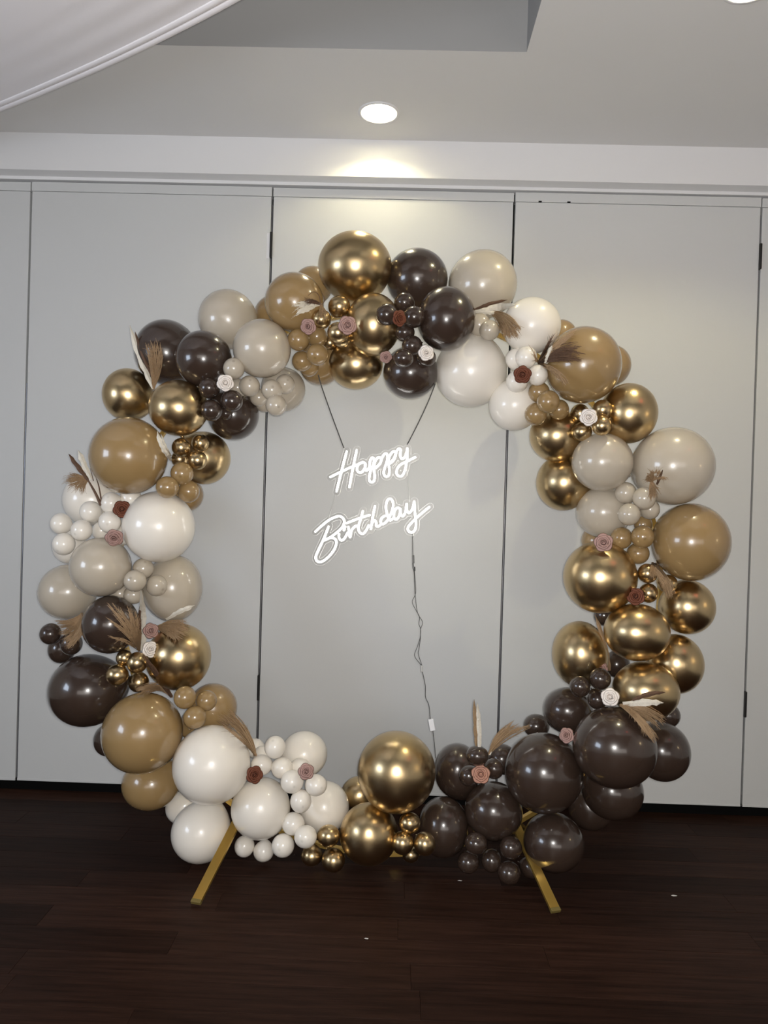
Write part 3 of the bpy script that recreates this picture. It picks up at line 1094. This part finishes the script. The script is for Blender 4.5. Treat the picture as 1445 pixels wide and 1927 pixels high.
for (x, y, r, c, tilt, lb) in ROSES:
    Y = min(surf_y(x + dx * r * 0.6, y + dy * r * 0.6, HOOP_Y) for dx, dy in ((0, 0), (1.4, 0), (-1.4, 0), (0, 1.4), (0, -1.4), (1, 1), (-1, 1), (1, -1), (-1, -1)))
    if 'hidden' in lb:
        Y = surf_y(x, y - 14, HOOP_Y)
    Y -= 0.014
    P = at(x, y, Y=Y)
    R = r * axial(P) / F
    t = tag(empty('foam_rose', P), lb, 'rose', 'foam roses tucked between the balloons')
    view = (CAMLOC - P).normalized()
    rt_ = Vector((1, 0, 0))
    n_ = (view + rt_ * tilt[0] + Vector((0, 0, 1)) * tilt[1]).normalized()
    q = Vector((0, 0, 1)).rotation_difference(n_)
    t.rotation_mode = 'QUATERNION'
    t.rotation_quaternion = q @ Quaternion((0, 0, 1), random.uniform(0, 6.28))
    ms = rose_set(c)
    for m_, cnt, ph in ((ms[0], 5, 0), (ms[1], 5, 0.63), (ms[2], 3, 0.2)):
        for k in range(cnt):
            o = link(m_.name.split('.')[0], m_, None, t)
            o.rotation_euler = (0, 0, ph + 2 * math.pi * k / cnt)
            o.scale = (R, R, R)
    for m_ in ms[3:]:
        o = link(m_.name.split('.')[0], m_, None, t)
        o.scale = (R, R, R)

# ------------------------------------------------------------------ dried grass sprigs
def sp_pt(x, y, Yr, lift):
    s = surf_y(x, y, None)
    Y = Yr if s is None else min(Yr, s)
    return at(x, y, Y=Y - lift)


def flat_blade(bm, pts, width, thick=0.0016, rag=0.25):
    """a dried leaf: tapering, ragged, slightly folded along its midrib"""
    n = len(pts)
    rows = []
    for i, p in enumerate(pts):
        t = i / (n - 1)
        tan = (pts[min(n - 1, i + 1)] - pts[max(0, i - 1)]).normalized()
        view = (CAMLOC - p).normalized()
        side = tan.cross(view).normalized()
        w = width * (0.35 + 0.65 * math.sin(math.pi * min(1, 0.15 + t * 0.75))) * (1.0 if t < 0.85 else max(0.12, (1 - t) / 0.15))
        a = w * (1 + random.uniform(-rag, rag))
        b_ = w * (1 + random.uniform(-rag, rag))
        rows.append([bm.verts.new(p + side * a - view * 0.002), bm.verts.new(p + view * (0.003 + thick)), bm.verts.new(p - side * b_ - view * 0.002), bm.verts.new(p + view * 0.001)])
    for i in range(n - 1):
        for j in range(4):
            bm.faces.new((rows[i][j], rows[i][(j + 1) % 4], rows[i + 1][(j + 1) % 4], rows[i + 1][j]))
    bm.faces.new(rows[0][::-1])
    bm.faces.new(rows[-1])


def sprig(label, root, fans=(), blades=(), stems=()):
    """fans: (tips list, strands, material, bend); blades: (from, to, half width px, material, bow); stems: (polyline, radius px, material)"""
    sr = surf_y(root[0], root[1], HOOP_Y)
    Yr = min(sr, HOOP_Y + 0.02)
    R0 = sp_pt(root[0], root[1], Yr, 0.004)
    t = tag(empty('dried_grass_sprig', R0), label, 'dried grass', 'dried grass sprigs stuck between the balloons')
    px = axial(R0) / F

    def bez(p0, p2, bow, lift=0.03, n=7, jit=0.0):
        mx, my = (p0[0] + p2[0]) / 2, (p0[1] + p2[1]) / 2
        dx, dy = p2[0] - p0[0], p2[1] - p0[1]
        c = (mx - dy * bow, my + dx * bow)
        out = []
        for k in range(n):
            u = k / (n - 1)
            X = (1 - u) ** 2 * p0[0] + 2 * u * (1 - u) * c[0] + u * u * p2[0]
            Yp = (1 - u) ** 2 * p0[1] + 2 * u * (1 - u) * c[1] + u * u * p2[1]
            out.append(sp_pt(X, Yp, Yr, 0.006 + lift * u + jit * u))
        # no sudden depth jumps along a strand
        for _ in range(3):
            for k in range(1, n - 1):
                m_ = (out[k - 1].y + out[k + 1].y) / 2
                d_ = out[k] - CAMLOC
                ny = min(out[k].y, m_)
                out[k] = CAMLOC + d_ * (ny / d_.y)
        return out

    for (tips, cnt, m_, bow) in fans:
        bm_ = bmesh.new()
        for k in range(cnt):
            u = random.random() * (len(tips) - 1)
            i = min(int(u), len(tips) - 2)
            fr = u - i
            ln = random.uniform(0.72, 1.05)
            tx = tips[i][0] * (1 - fr) + tips[i + 1][0] * fr
            ty = tips[i][1] * (1 - fr) + tips[i + 1][1] * fr
            tip = (root[0] + (tx - root[0]) * ln, root[1] + (ty - root[1]) * ln)
            st = (root[0] + random.uniform(-2, 2), root[1] + random.uniform(-2, 2))
            pts = bez(st, tip, bow + random.uniform(-0.12, 0.12), 0.02, 7, random.uniform(0, 0.02))
            pts = [p - R0 for p in pts]
            w = px * random.uniform(0.45, 1.0)
            tube(bm_, pts, [w * 0.8, w, w * 1.2, w * 1.1, w * 0.9, w * 0.7, w * 0.3], 4)
            # hairs near the tip
            for h in range(3):
                j = random.choice((3, 4, 5))
                d_ = (pts[j + 1] - pts[j]).normalized() + Vector((random.uniform(-.7, .7), random.uniform(-.5, .1), random.uniform(-.7, .7)))
                L_ = px * random.uniform(5, 11)
                tube(bm_, [pts[j], pts[j] + d_ * L_ * 0.5, pts[j] + d_ * L_ + Vector((0, 0, -L_ * 0.15))], [w * 0.5, w * 0.4, w * 0.2], 3)
        po = from_bm('plume', bm_, m_, t)
        po['kind'] = 'stuff'
    for (p0, p2, hw, m_, bow) in blades:
        bm_ = bmesh.new()
        pts = [p - R0 for p in bez(p0, p2, bow, 0.03, 12)]
        pts = [p + R0 for p in pts]
        flat_blade(bm_, pts, hw * px)
        for v in bm_.verts:
            v.co -= R0
        from_bm('dried_leaf', bm_, m_, t)
    for (poly, hw, m_) in stems:
        bm_ = bmesh.new()
        pts = catmull([sp_pt(x_, y_, Yr, 0.008) for x_, y_ in poly], 5)
        n_ = len(pts)
        tube(bm_, [p - R0 for p in pts], [hw * px * (1 - 0.6 * k / n_) for k in range(n_)], 6)
        from_bm('stem', bm_, m_, t)


sprig('dried grass sprig with a bleached tuft over a caramel balloon, arch top', (603, 573),
      fans=[([(577, 562), (572, 570)], 26, 'strawdark', 0.1), ([(556, 566), (552, 578), (556, 598)], 22, 'bleached', 0.1), ([(600, 604), (610, 600), (617, 592)], 20, 'straw', -0.05)],
      blades=[((592, 577), (557, 591), 4.5, 'bleached', 0.05)], stems=[([(603, 573), (600, 556), (590, 549), (580, 556)], 0.9, 'strawdark'), ([(604, 574), (611, 565), (606, 552)], 0.9, 'strawdark')])
sprig('long white dried leaf with a brown plume before chocolate balloons, upper left', (289, 731),
      fans=[([(272, 645), (285, 640), (300, 640), (309, 662)], 60, 'straw', 0.06)],
      blades=[((289, 731), (244, 612), 5.5, 'bleached', -0.05), ((285, 705), (254, 624), 3.5, 'strawdark', -0.04)])
sprig('short white dried leaf on the edge of the large caramel balloon, upper left', (323, 864),
      blades=[((323, 866), (296, 811), 4, 'bleached', -0.16), ((322, 858), (303, 815), 2, 'bleached', -0.1)])
sprig('dark dried sprig with a curly tan tuft sticking out on the left side', (190.5, 949),
      blades=[((166, 903), (129, 854), 4.0, 'strawdark', -0.02), ((172, 902), (147, 847), 5.5, 'bleached', -0.04)],
      stems=[([(190.5, 951), (178, 925), (164, 901)], 3.2, 'strawdark'), ([(191, 944), (186, 915), (181, 900)], 1.6, 'strawdark'), ([(176, 905), (172, 890), (170, 881)], 0.9, 'strawdark')])
sprig('curly tan tuft of dried grass beside a dark stem on the left side', (165, 903),
      fans=[([(133, 888), (123, 902), (130, 914), (143, 920), (158, 930)], 60, 'straw', 0.12)])
sprig('hanging fan of dried grass at the outer left above small chocolate balloons', (154, 1155),
      fans=[([(102, 1168), (108, 1178), (118, 1200), (124, 1220), (138, 1218)], 110, 'straw', -0.28)])
sprig('fan of dried grass with a tall white leaf across a chocolate balloon, left side', (262, 1224),
      fans=[([(200, 1138), (212, 1136), (225, 1140)], 34, 'straw', 0.12), ([(236, 1136), (243, 1142), (252, 1150), (263, 1150)], 34, 'straw', 0.06), ([(193, 1156), (201, 1162)], 8, 'straw', 0.15), ([(201, 1195), (204, 1199)], 5, 'straw', 0.2)],
      blades=[((269, 1224), (265, 1111), 6.0, 'bleached', 0.03), ((262, 1200), (263, 1140), 3, 'strawdark', 0)])
sprig('fan of dried grass with a white leaf on the chrome balloon, left side', (294, 1181),
      fans=[([(352, 1164), (358, 1180), (355, 1194), (340, 1206), (326, 1204)], 100, 'straw', -0.15)],
      blades=[((312, 1165), (367, 1139), 4.5, 'bleached', -0.05)])
sprig('curling brown dried grass between gold and caramel balloons, lower left', (323, 1311),
      fans=[([(258, 1301), (256, 1296), (262, 1308), (275, 1290)], 70, 'straw', 0.42), ([(262, 1224), (270, 1230), (283, 1262)], 50, 'strawdark', 0.02)])
sprig('brushy dried grass above the rust rose at the lower left', (481, 1421),
      fans=[([(408, 1358), (414, 1344), (430, 1334), (438, 1345)], 80, 'straw', 0.12)],
      stems=[([(481, 1422), (468, 1397), (450, 1372), (436, 1358)], 3.2, 'straw'), ([(470, 1400), (463, 1385), (463, 1373)], 1.2, 'straw'), ([(452, 1372), (458, 1365), (463, 1366)], 0.9, 'straw')])
sprig('white dried leaf with a hanging tan fringe at the upper right', (893, 583),
      blades=[((893, 583), (955, 564), 3.2, 'strawdark', -0.06), ((894, 584), (971, 573), 6.5, 'bleached', 0.0), ((895, 585), (938, 588), 4.5, 'bleached', 0.05)])
sprig('hanging fringe of tan dried grass beside an ivory balloon, upper right', (924, 586),
      fans=[([(944, 634), (958, 636), (972, 634), (980, 616)], 130, 'straw', -0.22)])
sprig('dark brushy dried grass across a large caramel balloon, upper right', (1014, 684),
      fans=[([(1086, 618), (1078, 630)], 26, 'straw', -0.04), ([(1080, 640), (1100, 662), (1094, 680)], 60, 'strawdark', -0.2), ([(1034, 636), (1044, 628)], 20, 'strawdark', 0), ([(1056, 716), (1070, 730), (1074, 718)], 26, 'straw', -0.2), ([(1002, 656), (1006, 684)], 8, 'straw', 0)],
      blades=[((1027, 684), (1039, 650), 4.6, 'bleached', 0)])
sprig('small frayed dried tuft in front of the large beige balloon, right side', (1226, 906),
      fans=[([(1212, 905), (1218, 890), (1232, 884), (1246, 884)], 50, 'straw', 0), ([(1222, 938), (1232, 936), (1236, 915)], 40, 'straw', 0), ([(1255, 897), (1260, 904)], 7, 'straw', -0.2)],
      blades=[((1236, 912), (1247, 884), 2.6, 'strawdark', 0), ((1230, 903), (1235, 890), 3.6, 'bleached', 0)])
sprig('drooping fan of dried grass before gold balloons on the right side', (1228, 1060),
      fans=[([(1222, 1088), (1236, 1086)], 22, 'straw', 0), ([(1252, 1122), (1262, 1124), (1272, 1116)], 70, 'straw', -0.08), ([(1244, 1061), (1240, 1066)], 5, 'strawdark', 0)])
sprig('long pale dried leaf standing between chrome balloons, lower right', (1147, 1262),
      blades=[((1147, 1262), (1119, 1156), 4.0, 'straw', 0.06), ((1146, 1258), (1124, 1172), 2, 'bleached', 0.08)])
sprig('fan of tan dried grass with a white leaf on the biggest chocolate balloon', (1168, 1327),
      fans=[([(1192, 1350), (1202, 1352)], 22, 'straw', -0.25), ([(1226, 1392), (1232, 1400), (1238, 1388)], 60, 'straw', -0.16), ([(1240, 1372), (1252, 1358), (1250, 1348)], 60, 'straw', -0.14)],
      blades=[((1172, 1325), (1249, 1323), 6, 'bleached', -0.06), ((1190, 1318), (1252, 1303), 4, 'strawdark', -0.12)])
sprig('upright white and brown dried leaf above small chocolate balloons at the bottom', (901, 1404),
      blades=[((902, 1406), (898, 1322), 4.2, 'bleached', 0.02), ((896, 1404), (892, 1316), 3.4, 'straw', 0.0)])
sprig('bent pale dried grass plume behind small chocolate balloons at the bottom', (921, 1419),
      fans=[([(958, 1366), (966, 1358), (980, 1368)], 60, 'straw', -0.16), ([(996, 1362), (1002, 1368)], 16, 'straw', -0.2)],
      stems=[([(921, 1420), (930, 1402), (948, 1386)], 2.6, 'bleached')])

# ------------------------------------------------------------------ neon sign
SY = 3.02


def sign(name, label, letters, sc, ox, oy):
    allp = []
    strokes = []
    for nm_, sts in letters:
        for s_ in sts:
            w_ = [at(ox + u / sc, oy + v / sc, Y=SY) for u, v in s_]
            c_ = catmull(w_, 7)
            strokes.append((nm_, c_))
            allp += c_
    cen = sum(allp, Vector()) / len(allp)
    base_ = Vector((cen.x, SY, min(p.z for p in allp)))
    t = tag(empty(name, base_), label, 'neon sign')
    done = {}
    for nm_, c_ in strokes:
        bm_ = done.setdefault(nm_, bmesh.new())
        tube(bm_, [p - base_ for p in c_], [0.0029] + [0.0042] * (len(c_) - 2) + [0.0029], 10)
    for nm_, bm_ in done.items():
        from_bm(nm_, bm_, 'neon', t, smooth=True)
    # clear backing cut to a rounded outline round the strokes: marching over a grid
    OFF, h = 0.0150, 0.0032
    xs = [p.x for p in allp]
    zs = [p.z for p in allp]
    x0, z0 = min(xs) - OFF - 2 * h, min(zs) - OFF - 2 * h
    nx, nz = int((max(xs) + OFF + 2 * h - x0) / h) + 1, int((max(zs) + OFF + 2 * h - z0) / h) + 1
    D = [[9.0] * (nx + 1) for _ in range(nz + 1)]
    rr = int(OFF / h) + 2
    dense = []
    for _, c_ in strokes:
        for a, b_ in zip(c_, c_[1:]):
            m_ = max(1, int((b_ - a).length / 0.002))
            dense += [a.lerp(b_, k / m_) for k in range(m_)]
        dense.append(c_[-1])
    for p in dense:
        ci, cj = int((p.x - x0) / h), int((p.z - z0) / h)
        for j in range(max(0, cj - rr), min(nz, cj + rr + 1) + 1):
            for i in range(max(0, ci - rr), min(nx, ci + rr + 1) + 1):
                d_ = math.hypot(x0 + i * h - p.x, z0 + j * h - p.z)
                if d_ < D[j][i]:
                    D[j][i] = d_
    yf, yb = SY + 0.006 - base_.y, SY + 0.011 - base_.y
    bmf, bme = bmesh.new(), bmesh.new()
    cache = {}

    def vert(key, x_, z_):
        if key not in cache:
            cache[key] = (bmf.verts.new((x_, yf, z_)), bmf.verts.new((x_, yb, z_)))
        return cache[key]
    for j in range(nz):
        for i in range(nx):
            cs = [(i, j), (i + 1, j), (i + 1, j + 1), (i, j + 1)]
            vals = [D[b_][a] - OFF for a, b_ in cs]
            poly, cross = [], []
            for k in range(4):
                (a, b_), (c2, d2) = cs[k], cs[(k + 1) % 4]
                if vals[k] < 0:
                    poly.append(vert((a, b_), x0 + a * h - base_.x, z0 + b_ * h - base_.z))
                if (vals[k] < 0) != (vals[(k + 1) % 4] < 0):
                    u = max(0.02, min(0.98, vals[k] / (vals[k] - vals[(k + 1) % 4])))
                    key = tuple(sorted(((a, b_), (c2, d2))))
                    v_ = vert(key, x0 + (a + (c2 - a) * u) * h - base_.x, z0 + (b_ + (d2 - b_) * u) * h - base_.z)
                    poly.append(v_)
                    cross.append(v_)
            if len(poly) >= 3:
                bmf.faces.new([p[0] for p in poly])
                bmf.faces.new([p[1] for p in poly][::-1])
            if len(cross) == 2:
                q = [bme.verts.new(cross[0][0].co), bme.verts.new(cross[1][0].co), bme.verts.new(cross[1][1].co), bme.verts.new(cross[0][1].co)]
                bme.faces.new(q)
                mid = (cross[0][0].co + cross[1][0].co) / 2
                cen_ = sum((p[0].co for p in poly), Vector()) / len(poly)
                tn = (cross[1][0].co - cross[0][0].co)
                nn = Vector((-tn.z, 0, tn.x))
                if nn.length > 1e-7:
                    nn.normalize()
                    if nn.dot(cen_ - mid) < 0:
                        nn = -nn
                    nn *= 0.0011
                    fr = Vector((0, -0.0004, 0))
                    bme.faces.new([bme.verts.new(cross[0][0].co + fr), bme.verts.new(cross[1][0].co + fr), bme.verts.new(cross[1][0].co + nn + fr), bme.verts.new(cross[0][0].co + nn + fr)])  # front lip added so the painted edge glow shows
    from_bm('acrylic_backing', bmf, 'acrylic', t)
    bmesh.ops.remove_doubles(bme, verts=bme.verts, dist=1e-5)
    from_bm('edge_glow_rim', bme, 'edgeglow', t)
    return t


HAPPY = [
 ('letter_h', [[(375, 200), (300, 480), (228, 768)], [(512, 182), (460, 430), (408, 708)], [(138, 563), (285, 492), (445, 420), (530, 385)]]),
 ('letter_a', [[(530, 385), (590, 360), (625, 375), (628, 420), (600, 475), (560, 500), (522, 480), (515, 430), (540, 385), (590, 360)], [(627, 385), (622, 440), (645, 472), (685, 430)]]),
 ('letter_p', [[(685, 430), (695, 340), (722, 297), (748, 320), (738, 390), (700, 480), (682, 570), (690, 615), (718, 632), (748, 610), (758, 550), (748, 460), (755, 370), (790, 305), (830, 295), (845, 330), (825, 385), (765, 445)]]),
 ('letter_p.001', [[(765, 445), (830, 375), (862, 290), (900, 243), (930, 260), (930, 330), (898, 430), (880, 500), (895, 545), (925, 555), (952, 530), (958, 450), (945, 370), (960, 280), (1005, 220), (1040, 225), (1042, 275), (1010, 340), (955, 385)]]),
 ('letter_y', [[(955, 385), (1020, 310), (1055, 220), (1085, 178), (1112, 195), (1105, 265), (1125, 315), (1165, 295), (1195, 220), (1203, 165)], [(1203, 165), (1200, 300), (1175, 450), (1140, 535), (1095, 552), (1058, 520), (1062, 460), (1110, 395), (1200, 350), (1320, 290)]]),
]
BIRTH = [
 ('letter_b', [[(115, 455), (180, 395), (270, 325), (360, 288), (408, 300), (428, 345), (405, 405), (340, 465), (270, 515), (208, 545)], [(208, 545), (270, 517), (325, 522), (345, 565), (320, 640), (260, 715), (190, 765), (140, 760), (125, 715), (155, 640), (210, 525), (265, 388)]]),
 ('letter_i', [[(372, 465), (372, 510), (398, 540), (430, 520), (470, 450)], [(422, 440), (440, 385)]]),
 ('letter_r', [[(470, 390), (478, 440), (490, 515)], [(490, 515), (505, 440), (535, 398), (565, 385)]]),
 ('letter_t', [[(627, 225), (605, 310), (578, 395), (588, 450), (625, 470), (660, 435), (690, 375)], [(440, 365), (520, 333), (610, 300), (705, 272)]]),
 ('letter_h', [[(755, 172), (732, 280), (708, 430)], [(708, 430), (722, 360), (750, 330), (765, 355), (765, 385), (790, 392), (825, 360)]]),
 ('letter_d', [[(868, 278), (828, 300), (812, 345), (835, 368), (880, 335), (925, 250), (945, 160), (922, 107), (885, 118), (868, 190), (885, 280), (910, 328), (950, 305)]]),
 ('letter_a', [[(1018, 205), (985, 200), (955, 240), (952, 300), (980, 318), (1010, 275), (1020, 205), (1022, 260), (1045, 285), (1072, 250)]]),
 ('letter_y', [[(1072, 250), (1085, 150)], [(1088, 150), (1085, 220), (1110, 250), (1145, 210), (1165, 125)], [(1165, 125), (1172, 250), (1182, 350), (1175, 420), (1140, 455), (1102, 435), (1105, 392), (1180, 310), (1260, 240), (1328, 185)]]),
]
s1 = sign('neon_sign', 'glowing white neon word Happy hanging from two cords inside the arch', HAPPY, 7.225, 600, 820)
s2 = sign('neon_sign', 'glowing white neon word Birthday hung below the word Happy', BIRTH, 5.558, 570, 920)
for sg in (s1, s2):
    sg.rotation_euler = (0, 0, -0.09)      # the sign hangs turned a little to the right
lt = [at(695, 880, Y=SY), at(690, 1000, Y=SY)]


def cord(label, px_pts, rad_px, m_, y0=SY + 0.004, sub=6, cat='cord', y1=None):
    y1 = y0 if y1 is None else y1
    n_ = len(px_pts)
    pts = [at(x_, y_, Y=y0 + (y1 - y0) * k / (n_ - 1)) for k, (x_, y_) in enumerate(px_pts)]
    pts = catmull(pts, sub)
    base_ = pts[-1].copy()
    bm_ = bmesh.new()
    tube(bm_, [p - base_ for p in pts], rad_px * axial(base_) / F, 8)
    o = from_bm('hanging_cord' if cat == 'cord' else 'power_cable', bm_, m_, None, base_, smooth=True)
    tag(o, label, cat)
    return o


cord('left grey cord from the arch down to the word Happy', [(599, 706), (606, 730), (625, 784), (647, 843)], 0.95, 'cord', 2.88, y1=SY + 0.004)
cord('right grey cord from the arch down to the word Happy', [(819, 722), (806, 755), (786, 798), (766, 837)], 0.95, 'cord', 2.98, y1=SY + 0.004)
cord('clear thin cord on the left joining the words Happy and Birthday', [(632, 928), (626, 950), (618, 976)], 0.6, 'clearcord', SY + 0.008)
cord('clear thin cord on the right joining the words Happy and Birthday', [(765, 882), (769, 915), (771, 945)], 0.6, 'clearcord', SY + 0.008)


def cb(u, v):
    return (700 + u / 4.59, 1000 + v / 4.59)


cab = tag(empty('power_cable', at(*cb(543, 1900), Y=SY + 0.03)), 'thin twisted power cable hanging from the word Birthday to the bottom balloons', 'cable')


def cpart(nm_, uv, rad, m_, closed=True, yy=SY + 0.012):
    pts = catmull([at(*cb(*p), Y=yy) for p in uv], 6)
    bm_ = bmesh.new()
    tube(bm_, [p - cab.location for p in pts], rad * axial(pts[0]) / F, 8)
    from_bm(nm_, bm_, m_, cab, smooth=True)


cpart('wire', [(349, 20), (350, 120), (352, 210)], 0.55, 'cord')
cpart('wire', [(357, 20), (358, 120), (360, 210)], 0.55, 'clearcord')
cpart('connector', [(356, 205), (357, 240), (357, 275)], 1.9, 'clearplug')
cpart('connector', [(366, 305), (367, 325), (367, 342)], 1.6, 'cord')
cpart('wire', [(354, 275), (360, 300), (366, 345), (375, 450), (375, 540), (348, 610), (385, 690), (410, 740), (405, 800), (420, 845), (415, 920), (390, 1000), (368, 1075), (424, 1155)], 0.55, 'cord')
cpart('wire', [(350, 275), (352, 315), (362, 350), (366, 440), (372, 540), (385, 660), (400, 720), (437, 785), (420, 845), (418, 920), (405, 1020), (400, 1060), (430, 1155)], 0.55, 'cord', yy=SY + 0.016)
cpart('connector', [(430, 1160), (430, 1185), (431, 1212)], 1.9, 'clearcord')
cpart('wire', [(434, 1210), (460, 1330), (462, 1430), (490, 1500), (503, 1620)], 0.65, 'cord')
cpart('wire', [(525, 1715), (535, 1800), (545, 1905), (550, 1960)], 0.6, 'cord')
A, Bq = at(*cb(507, 1620), Y=SY + 0.012), at(*cb(524, 1720), Y=SY + 0.012)
bm = bmesh.new()
L = (A - Bq).length
box(bm, -0.011, 0.011, -0.007, 0.007, -L / 2, L / 2, 0.002)
sw = from_bm('inline_switch', bm, 'whiteplastic', cab)
sw.location = (A + Bq) / 2 - cab.location
d = A - Bq
sw.rotation_euler = (0, math.atan2(d.x, d.z), 0)

# ------------------------------------------------------------------ paper scraps on the floor
for (x, y, s, lb) in ((1268, 1686, 0.010, 'tiny white paper scrap on the floor at the far right'),
                      (865, 1658, 0.007, 'tiny white paper scrap on the floor below small chocolate balloons'),
                      (689, 1767, 0.006, 'tiny white paper scrap on the floor in front of the arch')):
    P = at(x, y, Z=0.0)
    bm = bmesh.new()
    ring_t, ring_b = [], []
    for k in range(7):
        a = 2 * math.pi * k / 7
        r = s * random.uniform(0.55, 1.1)
        zz = random.uniform(0.0006, 0.002)
        ring_t.append(bm.verts.new((r * math.cos(a) * 1.5, r * math.sin(a) * 0.6, zz + 0.0005)))
        ring_b.append(bm.verts.new((r * math.cos(a) * 1.5, r * math.sin(a) * 0.6, zz)))
    bm.faces.new(ring_t)
    bm.faces.new(ring_b[::-1])
    for k in range(7):
        bm.faces.new((ring_t[k], ring_b[k], ring_b[(k + 1) % 7], ring_t[(k + 1) % 7]))
    tag(from_bm('paper_scrap', bm, 'paper', None, P), lb, 'paper scrap')
